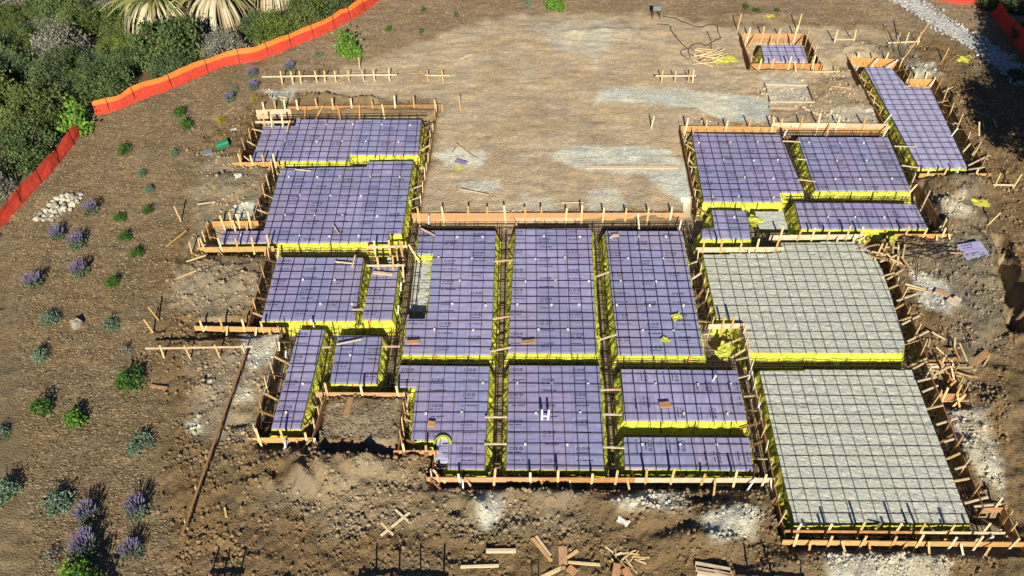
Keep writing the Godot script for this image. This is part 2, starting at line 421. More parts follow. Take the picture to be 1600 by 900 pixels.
func ground():
	var xs := PackedFloat64Array()
	var zs := PackedFloat64Array()
	for e in [-900.0, -400.0, -200.0, -110.0, -70.0, -50.0, -42.0, -37.0]: xs.append(e)
	var t := -33.5
	while t < 32.5:
		xs.append(t); t += 0.11
	for e in [36.0, 41.0, 50.0, 70.0, 110.0, 200.0, 400.0, 900.0]: xs.append(e)
	for e in [-900.0, -400.0, -200.0, -120.0, -85.0, -68.0, -60.0, -56.0]: zs.append(e)
	t = -52.5
	while t < -12.6:
		zs.append(t); t += 0.11
	for e in [-11.0, -8.0, -3.0, 6.0, 20.0, 50.0, 120.0, 300.0, 900.0]: zs.append(e)
	var nx := xs.size()
	var nz := zs.size()
	var v := PackedVector3Array()
	var c := PackedColorArray()
	v.resize(nx * nz); c.resize(nx * nz)
	for j in nz:
		for i in nx:
			var x := xs[i]
			var z := zs[j]
			var q := cover(x, z)
			var h := gh(x, z, q[1])
			var col: Color = q[0]
			if h < -0.35 and x > -14.0 and x < 23.0:
				col = col.lerp(Color(0.36, 0.29, 0.20), 0.8)
			v[j * nx + i] = Vector3(x, h, z)
			c[j * nx + i] = col
	var n := PackedVector3Array()
	n.resize(nx * nz)
	for j in nz:
		for i in nx:
			var l := v[j * nx + maxi(i - 1, 0)]
			var r := v[j * nx + mini(i + 1, nx - 1)]
			var u := v[maxi(j - 1, 0) * nx + i]
			var d := v[mini(j + 1, nz - 1) * nx + i]
			n[j * nx + i] = (d - u).cross(r - l).normalized()
	var idx := PackedInt32Array()
	idx.resize((nx - 1) * (nz - 1) * 6)
	var k := 0
	for j in nz - 1:
		for i in nx - 1:
			var a := j * nx + i
			idx[k] = a; idx[k + 1] = a + 1; idx[k + 2] = a + nx
			idx[k + 3] = a + 1; idx[k + 4] = a + nx + 1; idx[k + 5] = a + nx
			k += 6
	var arr := []
	arr.resize(Mesh.ARRAY_MAX)
	arr[Mesh.ARRAY_VERTEX] = v; arr[Mesh.ARRAY_NORMAL] = n; arr[Mesh.ARRAY_COLOR] = c; arr[Mesh.ARRAY_INDEX] = idx
	var m := ArrayMesh.new()
	m.add_surface_from_arrays(Mesh.PRIMITIVE_TRIANGLES, arr)
	tag(part("ground", m, M.ground, self), "bare brown and tan earth of the building site", "", "", "structure")

func rock_mesh(seed_: int, rough := 0.3, sub := 4) -> ArrayMesh:
	var f := FastNoiseLite.new()
	f.seed = seed_
	f.frequency = 0.9
	var s := SphereMesh.new()
	s.radius = 0.5; s.height = 1.0
	s.radial_segments = sub * 2 + 1; s.rings = sub
	var arr := s.get_mesh_arrays()
	var v: PackedVector3Array = arr[Mesh.ARRAY_VERTEX]
	var idx: PackedInt32Array = arr[Mesh.ARRAY_INDEX]
	var b := MB.new()
	for k in v.size():
		var p := v[k]
		v[k] = p * (1.0 + rough * 2.0 * f.get_noise_3d(p.x * 2.0 + 3.0, p.y * 2.0, p.z * 2.0)) * Vector3(1, 0.75, 1)
	for k in range(0, idx.size(), 3):
		b.tri(v[idx[k]], v[idx[k + 1]], v[idx[k + 2]])
	return b.mesh()

func scatter(called: String, mesh: Mesh, xf: Array, cols: Array, label: String, m: Material):
	var mm := MultiMesh.new()
	mm.transform_format = MultiMesh.TRANSFORM_3D
	mm.use_colors = true
	mm.mesh = mesh
	mm.instance_count = xf.size()
	for k in xf.size():
		mm.set_instance_transform(k, xf[k])
		mm.set_instance_color(k, cols[k])
	var o := MultiMeshInstance3D.new()
	o.multimesh = mm
	o.material_override = m
	o.name = numbered(called)
	add_child(o)
	tag(o, label, "", "", "stuff")

func loose_earth():
	rng.seed = 77
	var sets := [[], [], []]
	var cols := [[], [], []]
	var chips := []
	var chipcol := []
	var tries := 0
	while tries < 240000:
		tries += 1
		var z := -rng.randf_range(13.0, 51.0)
		var half := 31.5 * (-z + 22.0) / 72.0
		var x := rng.randf_range(-half, half)
		if rng.randf() > 1.25 - (-z - 13.0) / 48.0: continue
		var q := cover(x, z)
		var rough: float = q[1]
		var col: Color = q[0]
		var h := gh(x, z, rough)
		if x < -6.0 and outside_fence(Vector2(x, z)) > 0.4: continue
		if h < -0.5: continue
		if rough > 0.38:
			var lump := nb.get_noise_2d(x * 0.7 + 31.0, z * 0.7)
			if rng.randf() > rough * (0.55 + lump * 1.1): continue
			var s := 0.028 + 0.13 * pow(rng.randf(), 4.0) + (0.03 * rng.randf() if lump > 0.1 else 0.0)
			var k := rng.randi() % 3
			sets[k].append(Transform3D(Basis.from_euler(Vector3(rng.randf() * TAU, rng.randf() * TAU, 0)).scaled(Vector3.ONE * s), Vector3(x, h + s * 0.15, z)))
			var t := rng.randf_range(0.75, 1.3)
			cols[k].append(Color(col.r * t, col.g * t, col.b * t))
		elif rough < 0.18 and rng.randf() < 0.03:
			var s := 0.02 + 0.05 * pow(rng.randf(), 3.0)
			sets[0].append(Transform3D(Basis.from_euler(Vector3(rng.randf() * TAU, rng.randf() * TAU, 0)).scaled(Vector3.ONE * s), Vector3(x, h + s * 0.15, z)))
			cols[0].append(col * 0.9)
		elif rough > 0.18 and col.r < 0.36 and rng.randf() < 0.8:
			var s := rng.randf_range(0.025, 0.085)
			chips.append(Transform3D(Basis.from_euler(Vector3(rng.randf_range(-0.5, 0.5), rng.randf() * TAU, rng.randf_range(-0.5, 0.5))).scaled(Vector3(s, s * 0.3, s * rng.randf_range(0.3, 0.6))), Vector3(x, h + 0.012, z)))
			var t := rng.randf()
			chipcol.append(Color(0.12, 0.082, 0.045).lerp(Color(0.40, 0.31, 0.20), t * t))
	for k in 3:
		scatter("loose_clods", rock_mesh(100 + k, 0.45, 3), sets[k], cols[k], "crumbly clods of dug earth lying around the trenches", M.clod)
	var b := MB.new()
	b.box(Vector3.ZERO, Vector3.ONE)
	scatter("bark_mulch", b.mesh(), chips, chipcol, "brown bark mulch chips spread over the planted slope", M.clod)
	# pebbles of the drainage swale
	var px := []
	var pc := []
	for k in 5200:
		var i := rng.randi() % (SWALE.size() - 1)
		var p: Vector2 = SWALE[i].lerp(SWALE[i + 1], rng.randf()) + Vector2(rng.randfn(0, 0.33), rng.randfn(0, 0.33))
		var s := rng.randf_range(0.06, 0.2)
		px.append(Transform3D(Basis.from_euler(Vector3(0, rng.randf() * TAU, 0)).scaled(Vector3.ONE * s), Vector3(p.x, gh(p.x, p.y, 0.2) + s * 0.2, p.y)))
		var t := rng.randf_range(0.2, 0.48)
		pc.append(Color(t, t * 0.99, t * 0.96))
	scatter("swale_pebbles", rock_mesh(140, 0.3, 3), px, pc, "pale grey pebbles lining the drainage swale", M.clod)

# ------------------------------------------------------------------ foam pads, membrane, rebar
const GRID := 0.457
func rect(x0: float, x1: float, z0: float, z1: float) -> PackedVector2Array:
	return PackedVector2Array([Vector2(x0, z0), Vector2(x1, z0), Vector2(x1, z1), Vector2(x0, z1)])
func poly(a: Array) -> PackedVector2Array:
	var p := PackedVector2Array()
	for k in range(0, a.size(), 2): p.append(Vector2(a[k], a[k + 1]))
	return p
func slab_mesh(p: PackedVector2Array, top: float, thick: float, turned: bool, off: Vector2) -> ArrayMesh:
	var arr := []
	arr.resize(Mesh.ARRAY_MAX)
	var v := PackedVector3Array()
	var n := PackedVector3Array()
	var uv := PackedVector2Array()
	var tri := Geometry2D.triangulate_polygon(p)
	for k in range(0, tri.size(), 3):
		var q := [p[tri[k]], p[tri[k + 1]], p[tri[k + 2]]]
		if (q[1] - q[0]).cross(q[2] - q[0]) < 0.0: q = [q[0], q[2], q[1]]
		for e in q:
			v.append(Vector3(e.x, top, e.y)); n.append(Vector3.UP)
			var w: Vector2 = (e - off) / 1.2
			uv.append(Vector2(w.y, -w.x) if turned else w)
	var cw := Geometry2D.is_polygon_clockwise(p)
	for i in p.size():
		var a := p[i]
		var b := p[(i + 1) % p.size()]
		if cw:
			var s := a; a = b; b = s
		var nn := Vector3(b.y - a.y, 0, a.x - b.x).normalized()
		var q := [Vector3(a.x, top, a.y), Vector3(b.x, top, b.y), Vector3(b.x, top - thick, b.y), Vector3(a.x, top - thick, a.y)]
		for k in [0, 2, 1, 0, 3, 2]:
			v.append(q[k]); n.append(nn); uv.append(Vector2(0.02, 0.98))
	arr[Mesh.ARRAY_VERTEX] = v; arr[Mesh.ARRAY_NORMAL] = n; arr[Mesh.ARRAY_TEX_UV] = uv
	var m := ArrayMesh.new()
	m.add_surface_from_arrays(Mesh.PRIMITIVE_TRIANGLES, arr)
	return m
func outward(p: PackedVector2Array, i: int) -> Vector2:   # unit normal of edge i, pointing out
	var d := (p[(i + 1) % p.size()] - p[i]).normalized()
	var nn := Vector2(d.y, -d.x)
	return -nn if Geometry2D.is_polygon_clockwise(p) else nn
func skirt(p: PackedVector2Array, y0: float, y1: float, slope_x: float, slope_z: float, wrinkle: float) -> ArrayMesh:
	var b := MB.new()
	var size := p.size()
	var top := []
	var bot := []
	for i in size:
		var n0 := outward(p, (i + size - 1) % size)
		var n1 := outward(p, i)
		var s := n0 * lerpf(slope_z, slope_x, absf(n0.x)) + (n1 * lerpf(slope_z, slope_x, absf(n1.x)) if absf(n0.dot(n1)) < 0.7 else Vector2.ZERO)
		var u := (n0 + n1).normalized() * 0.012
		top.append(p[i] + u); bot.append(p[i] + s)
	for i in size:
		var j := (i + 1) % size
		var nn := outward(p, i)
		var steps := maxi(2, int(p[i].distance_to(p[j]) / 0.13))
		var rows := 6
		var g := []
		for a in steps + 1:
			var col := []
			var t := float(a) / steps
			var ta: Vector2 = top[i].lerp(top[j], t)
			var ba: Vector2 = bot[i].lerp(bot[j], t)
			for r in rows + 1:
				var f := float(r) / rows
				var q := ta.lerp(ba, f)
				var y := lerpf(y0, y1, f)
				var w := wrinkle * sin(f * PI * 0.9 + 0.1) * (nb.get_noise_3d(q.x * 3.0, y * 1.2, q.y * 3.0) * 1.5 + nc.get_noise_3d(q.x * 0.9, y * 0.35, q.y * 0.9) * 1.3)
				if a == 0 or a == steps: w = 0.0
				col.append(Vector3(q.x + nn.x * w, y, q.y + nn.y * w))
			g.append(col)
		var flip := not Geometry2D.is_polygon_clockwise(p)
		for a in steps:
			for r in rows:
				if flip: b.quad(g[a][r], g[a][r + 1], g[a + 1][r + 1], g[a + 1][r])
				else: b.quad(g[a][r], g[a + 1][r], g[a + 1][r + 1], g[a][r + 1])
	return b.mesh()
func spans(p: PackedVector2Array, at: float, along_x: bool) -> Array:
	var cuts := []
	for i in p.size():
		var a := p[i]
		var b := p[(i + 1) % p.size()]
		var u := a.y if along_x else a.x
		var w := b.y if along_x else b.x
		if (u > at) != (w > at):
			var t := (at - u) / (w - u)
			cuts.append(lerpf(a.x, b.x, t) if along_x else lerpf(a.y, b.y, t))
	cuts.sort()
	var out := []
	for k in range(0, cuts.size() - 1, 2): out.append([cuts[k], cuts[k + 1]])
	return out
var bar_mesh: ArrayMesh
func bar(parent: Node, a: Vector3, b: Vector3, r: float, called := "bar", m: Material = null):
	var d := b - a
	var x := d.normalized()
	var y := Vector3.UP if absf(x.y) < 0.9 else Vector3.RIGHT
	var z := x.cross(y).normalized()
	y = z.cross(x)
	part(called, bar_mesh, m if m else M.steel, parent, Transform3D(Basis(x * d.length(), y * r, z * r), a))
func rebar_mat(p: PackedVector2Array, label: String, lift := 0.055, reach := 0.34, radius := 0.0122):
	var o := thing("rebar_mat", label, "rebar mat", Vector3(p[0].x, 0, p[0].y), 0.0, "rebar mats over the pads")
	var org := o.position
	var box := Rect2(p[0], Vector2.ZERO)
	for q in p: box = box.expand(q)
	var k := ceili((box.position.y + 0.06) / GRID)
	while k * GRID < box.end.y - 0.04:
		for s in spans(p, k * GRID, true):
			var j := rng.randf_range(-0.03, 0.03)
			bar(o, Vector3(s[0] - reach * rng.randf_range(0.5, 1.3), lift, k * GRID + j) - org, Vector3(s[1] + reach * rng.randf_range(0.5, 1.3), lift + rng.randf_range(-0.01, 0.01), k * GRID + j + rng.randf_range(-0.05, 0.05)) - org, radius)
		k += 1
	k = ceili((box.position.x + 0.06) / GRID)
	while k * GRID < box.end.x - 0.04:
		for s in spans(p, k * GRID, false):
			var j := rng.randf_range(-0.03, 0.03)
			bar(o, Vector3(k * GRID + j, lift + 0.026, s[0] - reach * rng.randf_range(0.5, 1.3)) - org, Vector3(k * GRID + j + rng.randf_range(-0.05, 0.05), lift + 0.026, s[1] + reach * rng.randf_range(0.5, 1.3)) - org, radius)
		k += 1
	return o
var spacer: MeshInstance3D
func spacers(p: PackedVector2Array):
	var box := Rect2(p[0], Vector2.ZERO)
	for q in p: box = box.expand(q)
	var kz := ceili(box.position.y / GRID)
	while kz * GRID < box.end.y:
		var kx := ceili(box.position.x / GRID)
		while kx * GRID < box.end.x:
			if posmod(kx, 3) == posmod(kz / 3 * 2, 3) and posmod(kz, 3) == 1 and rng.randf() < 0.93:
				var at := Vector2(kx * GRID + rng.randf_range(-0.16, 0.16), kz * GRID + rng.randf_range(-0.05, 0.05))
				if inside(at, p) > 0.12:
					if spacer == null:
						var b := MB.new()
						b.box(Vector3(0, 0.035, 0), Vector3(0.075, 0.07, 0.075), Basis.IDENTITY, Color.WHITE, 0.012)
						spacer = part("spacer_block", b.mesh(), M.white, self)
						tag(spacer, "small white spacer block under the rebar on purple foam", "spacer", "white spacer blocks under the rebar")
						spacer.position = Vector3(at.x, 0.003, at.y)
					else:
						copy(spacer, Vector3(at.x, 0.003, at.y), rng.randf() * TAU)
			kx += 1
		kz += 1

func foam_pad(p: PackedVector2Array, phrase: String, turned := false, printed := true, red := true):
	var c := Vector2.ZERO
	for q in p: c += q / p.size()
	var o := thing("foam_pad", "yellow-skirted foam pad, " + phrase, "foam pad", Vector3(c.x, 0, c.y), 0.0, "purple foam pads")
	var box := Rect2(p[0], Vector2.ZERO)
	for q in p: box = box.expand(q)
	var bw := 2.42 if turned else 1.21
	var bl := 1.21 if turned else 2.42
	var i := 0
	var x := box.position.x
	while x < box.end.x - 0.01:
		var z := box.position.y - (bl * 0.5 if i % 2 and not turned else 0.0)
		var j := 0
		while z < box.end.y - 0.01:
			var xo := x - (bw * 0.5 if turned and j % 2 else 0.0)
			for cell in Geometry2D.intersect_polygons(p, rect(xo, xo + bw, z, z + bl)):
				for e in Geometry2D.offset_polygon(cell, -0.004):
					if e.size() < 3: continue
					var loc := PackedVector2Array()
					for q in e: loc.append(q - c)
					part("foam_board", slab_mesh(loc, rng.randf_range(-0.003, 0.003), 0.1, turned, Vector2(xo, z + (i % 2) * 0.5) - c), M.foam[rng.randi() % 6] if printed else M.foam_plain, o)
			if turned and j % 2 and xo + bw < box.end.x + bw * 0.5 and x + bw >= box.end.x:
				for cell in Geometry2D.intersect_polygons(p, rect(xo + bw, xo + bw * 2.0, z, z + bl)):
					var loc := PackedVector2Array()
					for q in cell: loc.append(q - c)
					part("foam_board", slab_mesh(loc, 0.0, 0.1, turned, Vector2(xo + bw, z) - c), M.foam[rng.randi() % 6], o)
			z += bl
			j += 1
		x += bw
		i += 1
	var loc := PackedVector2Array()
	for q in p: loc.append(q - c)
	part("membrane_skirt", skirt(loc, -0.085, -0.93, 0.27, 0.07, 0.09), M.yellow, o)
	# dark straps and the odd strip of red tape on the sunny face
	for e in loc.size():
		var nn := outward(loc, e)
		if nn.y < 0.9: continue
		var a := loc[e]
		var b := loc[(e + 1) % loc.size()]
		var t := 0.5 + rng.randf() * 0.6
		while t < a.distance_to(b) - 0.2:
			var q := a.lerp(b, t / a.distance_to(b))
			var s := MB.new()
			s.box(Vector3(q.x, -0.42, q.y + 0.085), Vector3(0.035, 0.7, 0.012), Basis.from_euler(Vector3(-0.08, 0, rng.randf_range(-0.12, 0.12))))
			part("red_tape" if red and rng.randf() < 0.22 else "strap", s.mesh(), M.red if rng.randf() < 0.2 else M.steel, o)
			t += rng.randf_range(1.0, 1.7)
	return o

func gravel_pad(p: PackedVector2Array, label: String, called := "gravel_pad", y := 0.0, deep := true):
	var c := Vector2.ZERO
	for q in p: c += q / p.size()
	var o := thing(called, label, "gravel pad", Vector3(c.x, y, c.y), 0.0)
	var box := Rect2(p[0], Vector2.ZERO)
	for q in p: box = box.expand(q)
	# foot-trodden surface: a height grid clipped to the outline
	var b := MB.new()
	var st := 0.07
	var steps := []
	var r := RandomNumberGenerator.new()
	r.seed = int(absf(c.x) * 100)
	for k in int(box.get_area() * 11.0):
		steps.append([box.position.x + r.randf() * box.size.x, box.position.y + r.randf() * box.size.y, r.randf_range(0.06, 0.13), r.randf_range(-0.03, 0.015)])
	var cellmap := {}
	for q in steps:
		for i in range(-1, 2):
			for j in range(-1, 2):
				var key := Vector2i(floori(q[0] / 0.4) + i, floori(q[1] / 0.4) + j)
				if not cellmap.has(key): cellmap[key] = []
				cellmap[key].append(q)
	var hh := func(x: float, z: float) -> float:
		var h := nb.get_noise_2d(x * 1.4, z * 1.4) * 0.012 + nc.get_noise_2d(x * 2.2, z * 2.2) * 0.02
		for q in cellmap.get(Vector2i(floori(x / 0.4), floori(z / 0.4)), []):
			var d: float = ((x - q[0]) * (x - q[0]) + (z - q[1]) * (z - q[1])) / (q[2] * q[2])
			if d < 5.0: h += q[3] * exp(-d)
		return h
	var z := box.position.y
	while z < box.end.y:
		for s in spans(p, z + st * 0.5, true):
			var count := maxi(1, int((s[1] - s[0]) / st))
			for k in count:
				var x0: float = lerpf(s[0], s[1], float(k) / count)
				var x1: float = lerpf(s[0], s[1], float(k + 1) / count)
				b.quad(Vector3(x0 - c.x, hh.call(x0, z), z - c.y), Vector3(x1 - c.x, hh.call(x1, z), z - c.y), Vector3(x1 - c.x, hh.call(x1, z + st), z + st - c.y), Vector3(x0 - c.x, hh.call(x0, z + st), z + st - c.y))
		z += st
	part("gravel_surface", b.mesh(), M.gravel, o)
	if deep:
		var loc := PackedVector2Array()
		for q in p: loc.append(q - c)
		part("membrane_skirt", skirt(loc, -0.015, -0.93, 0.22, 0.08, 0.09), M.yellow, o)
	return o

var stirrup_mesh: ArrayMesh
func cage(x0: float, z0: float, x1: float, z1: float, where: String, deep := -0.16):
	var o := thing("rebar_cage", "rebar footing cage in the trench " + where, "rebar cage", Vector3(x0, 0, z0), atan2(-(z1 - z0), x1 - x0), "rebar cages in the footing trenches")
	var l := Vector2(x1 - x0, z1 - z0).length()
	for q in [[deep, -0.14], [deep, 0.14], [deep - 0.02, 0.03], [-0.72, -0.14], [-0.72, 0.14], [-0.45, 0.15], [-0.45, -0.15]]:
		bar(o, Vector3(0, q[0], q[1] + rng.randf_range(-0.02, 0.02)), Vector3(l, q[0], q[1] + rng.randf_range(-0.02, 0.02)), 0.014, "bar", M.steel)
	if stirrup_mesh == null:
		var b := MB.new()
		b.box(Vector3(0, -0.16, 0), Vector3(0.022, 0.022, 0.34)); b.box(Vector3(0, -0.74, 0), Vector3(0.022, 0.022, 0.34))
		b.box(Vector3(0, -0.45, 0.17), Vector3(0.022, 0.6, 0.022)); b.box(Vector3(0, -0.45, -0.17), Vector3(0.022, 0.6, 0.022))
		stirrup_mesh = b.mesh()
	var t := 0.3
	while t < l - 0.1:
		part("stirrup", stirrup_mesh, M.steel, o, Transform3D(Basis.from_euler(Vector3(0, rng.randf_range(-0.1, 0.1), 0)), Vector3(t, 0, 0)))
		t += rng.randf_range(0.75, 1.0)

# ------------------------------------------------------------------ timber
func pick(tone: String) -> Material:
	var a: Array = M[{"o": "wood_o", "p": "wood_p", "b": "wood_b", "r": "wood_r", "s": "stake"}[tone]]
	return a[rng.randi() % a.size()]
# a run of form boards on stakes; OUT is +1 when the stakes stand on the side to the right of the run's direction
func formwork(x0: float, z0: float, x1: float, z1: float, out: int, rows: int, tone: String, where: String, gap := 1.05, top := 0.15, kick := 0.5, wide := 0.286):
	var d := Vector2(x1 - x0, z1 - z0)
	var l := d.length()
	var desc: String = {"o": "orange-tan", "p": "pale", "b": "weathered brown", "r": "reddish"}[tone]
	var o := thing("formwork", "%s timber form %s" % [desc, where], "formwork", Vector3(x0, 0, z0), atan2(-d.y, d.x), "timber forms around the slab")
	var ty := top
	for r in rows:
		var t := -rng.randf_range(0.0, 0.12)
		while t < l:
			var w := minf(rng.randf_range(3.0, 4.9), l - t + rng.randf_range(0.0, 0.15))
			if l - t - w < 0.9: w = l - t + 0.08
			var b := MB.new()
			b.box(Vector3(t + w * 0.5, ty - wide * 0.5 + rng.randf_range(-0.008, 0.008), rng.randf_range(-0.006, 0.006)), Vector3(w - 0.006, wide, 0.04), Basis.from_euler(Vector3(rng.randf_range(-0.04, 0.04), 0, rng.randf_range(-0.004, 0.004))), Color.WHITE, 0.005)
			part("board", b.mesh(), pick(tone if l < 5.0 or rng.randf() < 0.72 else ["o", "p", "r", "b"][rng.randi() % 4]), o)
			t += w
		ty -= wide + 0.008
	var t := 0.25 + rng.randf() * 0.2
	while t < l:
		var hgt := rng.randf_range(1.2, 1.5)
		var b := MB.new()
		b.box(Vector3(0, top + rng.randf_range(0.3, 0.62) - hgt * 0.5, 0), Vector3(0.082, hgt, 0.036))
		part("stake", b.mesh(), pick("s"), o, Transform3D(Basis.from_euler(Vector3(rng.randf_range(-0.07, 0.07), 0, rng.randf_range(-0.07, 0.07))), Vector3(t, 0, out * 0.042)))
		if rng.randf() < kick:
			var k := MB.new()
			var len := rng.randf_range(0.6, 0.95)
			k.box(Vector3(0, -len * 0.5, 0), Vector3(0.07, len, 0.03))
			part("brace", k.mesh(), pick("s" if rng.randf() < 0.6 else tone), o, Transform3D(Basis.from_euler(Vector3(0, rng.randf_range(-0.7, 0.7), 0)) * Basis.from_euler(Vector3(-out * rng.randf_range(0.75, 1.1), 0, rng.randf_range(-0.3, 0.3))), Vector3(t + rng.randf_range(0.2, 0.6), top + rng.randf_range(-0.04, 0.1), out * 0.05)))
		t += gap * rng.randf_range(0.72, 1.25)
	return o
# a light rail carried on stakes, used to set out the lines
func rail(x0: float, z0: float, x1: float, z1: float, h: float, at: Array, tall: float, where: String, tone := "p", wide := 0.09, thick := 0.035):
	var d := Vector2(x1 - x0, z1 - z0)
	var l := d.length()
	var o := thing("batter_rail", "thin setting-out rail " + where, "batter rail", Vector3(x0, gh((x0 + x1) / 2, (z0 + z1) / 2, 0.2), z0), atan2(-d.y, d.x), "setting-out rails")
	var b := MB.new()
	b.box(Vector3(l * 0.5, h, 0), Vector3(l, wide, thick), Basis.IDENTITY, Color.WHITE, 0.004)
	part("board", b.mesh(), pick(tone), o)
	for t in at:
		var s := MB.new()
		s.box(Vector3(0, tall * 0.5 - 0.15, 0), Vector3(0.06, tall + 0.3, 0.03))
		part("stake", s.mesh(), pick("s"), o, Transform3D(Basis.from_euler(Vector3(rng.randf_range(-0.06, 0.06), 0, rng.randf_range(-0.08, 0.08))), Vector3(t * l, 0, 0.034)))
	return o
# a loose piece of timber lying about
func plank(x0: float, z0: float, x1: float, z1: float, w: float, th: float, tone: String, label: String, called := "plank", y := -99.0, tilt := 0.0, group := ""):
	var d := Vector2(x1 - x0, z1 - z0)
	var c := Vector2(x0 + x1, z0 + z1) * 0.5
	var b := MB.new()
	b.box(Vector3.ZERO, Vector3(d.length(), th, w), Basis.IDENTITY, Color.WHITE, minf(0.006, th * 0.2))
	var o := part(called, b.mesh(), pick(tone), self)
	o.position = Vector3(c.x, (gh(c.x, c.y, 0.5) + th * 0.5 + 0.05 if y < -9.0 else y + th * 0.5), c.y)
	o.rotation = Vector3(0, atan2(-d.y, d.x), tilt)
	tag(o, label, {"plank": "plank", "wood_block": "wood block", "stick": "stick", "spreader": "spreader"}.get(called, "plank"), group)
	return o
func stake_alone(x: float, z: float, h: float, lean: float, label: String, tone := "s"):
	var b := MB.new()
	b.box(Vector3(0, h * 0.5 - 0.1, 0), Vector3(0.06, h + 0.2, 0.04))
	b.tri(Vector3(-0.03, -0.2, -0.02), Vector3(0.03, -0.2, -0.02), Vector3(0, -0.35, 0))
	var o := part("stake", b.mesh(), pick(tone), self)
	o.name = numbered("survey_stake")
	o.position = Vector3(x, gh(x, z, 0.4), z)
	o.rotation = Vector3(rng.randf_range(-0.1, 0.1), 0, lean)
	tag(o, label, "stake", "lone stakes driven in the earth")

# ------------------------------------------------------------------ plants
func leaves(n: int, r: Vector3, leaf: float, ca: Color, cb: Color, clumps: int, seed_: int, tight := 0.3, up := 0.0) -> ArrayMesh:
	var g := RandomNumberGenerator.new()
	g.seed = seed_
	var b := MB.new()
	var cs := []
	for k in clumps:
		var p := Vector3(g.randfn(), absf(g.randfn()) * 0.9 + 0.05, g.randfn())
		p = p.normalized() * (0.45 + 0.45 * sqrt(g.randf()))
		cs.append([p, g.randf(), g.randf_range(0.7, 1.3)])
	for k in n:
		var q = cs[g.randi() % clumps]
		var e := Vector3(g.randfn(), g.randfn(), g.randfn()) * tight * float(q[2]) * 0.6
		var p: Vector3 = (q[0] + e) * r
		if p.y < 0.01: p.y = absf(p.y) * 0.5 + 0.02
		var ax := Vector3(g.randfn(), g.randfn() + up, g.randfn()).normalized()
		var sd := ax.cross(Vector3(g.randfn(), g.randfn(), g.randfn())).normalized()
		var l := leaf * g.randf_range(0.6, 1.3)
		var w := l * 0.32
		var col := ca.lerp(cb, clampf(float(q[1]) * 0.7 + g.randf_range(-0.15, 0.4), 0.0, 1.0))
		b.quad(p, p + ax * l * 0.5 + sd * w, p + ax * l, p + ax * l * 0.5 - sd * w, col)
	return b.mesh()
func spikes(n: int, r: float, h: float, seed_: int) -> ArrayMesh:   # lavender flower stems
	var g := RandomNumberGenerator.new()
	g.seed = seed_
	var b := MB.new()
	for k in n:
		var a := g.randf() * TAU
		var s := sqrt(g.randf())
		var base := Vector3(cos(a) * r * 0.6 * s, h * 0.5, sin(a) * r * 0.6 * s)
		var tip := Vector3(cos(a) * r * s * 1.05, h * g.randf_range(0.9, 1.25), sin(a) * r * s * 1.05)
		b.tube(base, tip, 0.006, 0.004, 3, Color(0.10, 0.14, 0.07))
		b.tube(tip - (tip - base).normalized() * 0.16, tip, 0.02, 0.009, 4, Color(0.12, 0.10, 0.22).lerp(Color(0.22, 0.19, 0.36), g.randf()))
	return b.mesh()
func stems(r: float, h: float, n: int, seed_: int) -> ArrayMesh:
	var g := RandomNumberGenerator.new()
	g.seed = seed_
	var b := MB.new()
	for k in n:
		var a := g.randf() * TAU
		var m := Vector3(cos(a) * r * 0.3, h * 0.4, sin(a) * r * 0.3)
		var tip := Vector3(cos(a) * r * g.randf_range(0.4, 0.8), h * g.randf_range(0.6, 0.9), sin(a) * r * g.randf_range(0.4, 0.8))
		b.tube(Vector3(0, -0.1, 0), m, h * 0.03, h * 0.022, 5)
		b.tube(m, tip, h * 0.022, h * 0.006, 4)
	return b.mesh()
var plant_kinds := {}
func plant_proto(kind: String, v: int) -> Array:   # [[part, mesh, material] ...] of a plant one metre across
	var key := kind + str(v)
	if plant_kinds.has(key): return plant_kinds[key]
	var s := kind.unicode_at(0) * 10 + v
	var out := []
	match kind:
		"lavender":
			out = [["foliage", leaves(650, Vector3(0.42, 0.4, 0.42), 0.09, Color(0.07, 0.11, 0.06), Color(0.17, 0.22, 0.13), 16, s, 0.4, 0.8), M.leaf], ["flower_spikes", spikes(95, 0.46, 0.6, s), M.leaf]]
		"sage":
			out = [["foliage", leaves(900, Vector3(0.45, 0.5, 0.45), 0.085, Color(0.07, 0.13, 0.08), Color(0.20, 0.29, 0.20), 20, s, 0.36, 0.5), M.leaf]]
		"green":
			out = [["foliage", leaves(800, Vector3(0.45, 0.6, 0.45), 0.1, Color(0.025, 0.07, 0.015), Color(0.085, 0.19, 0.03), 16, s, 0.36, 0.4), M.leaf]]
		"bright":
			out = [["foliage", leaves(900, Vector3(0.42, 0.75, 0.42), 0.11, Color(0.05, 0.13, 0.02), Color(0.16, 0.30, 0.04), 16, s, 0.36, 0.3), M.leaf]]
		"yellow":
			out = [["foliage", leaves(500, Vector3(0.45, 0.4, 0.45), 0.09, Color(0.20, 0.17, 0.02), Color(0.40, 0.34, 0.03), 12, s, 0.4, 0.4), M.leaf]]
		"grey":
			out = [["foliage", leaves(320, Vector3(0.42, 0.5, 0.42), 0.08, Color(0.13, 0.14, 0.11), Color(0.30, 0.31, 0.27), 10, s, 0.42, 0.4), M.leaf]]
	out.append(["stem", stems(0.45, 0.6, 9, s), M.bark])
	plant_kinds[key] = out
	return out
var plant_count := {}
const ORD := ["first", "second", "third", "fourth", "fifth", "sixth", "seventh", "eighth", "ninth", "tenth", "eleventh", "twelfth", "thirteenth", "fourteenth", "fifteenth", "sixteenth", "seventeenth", "eighteenth"]
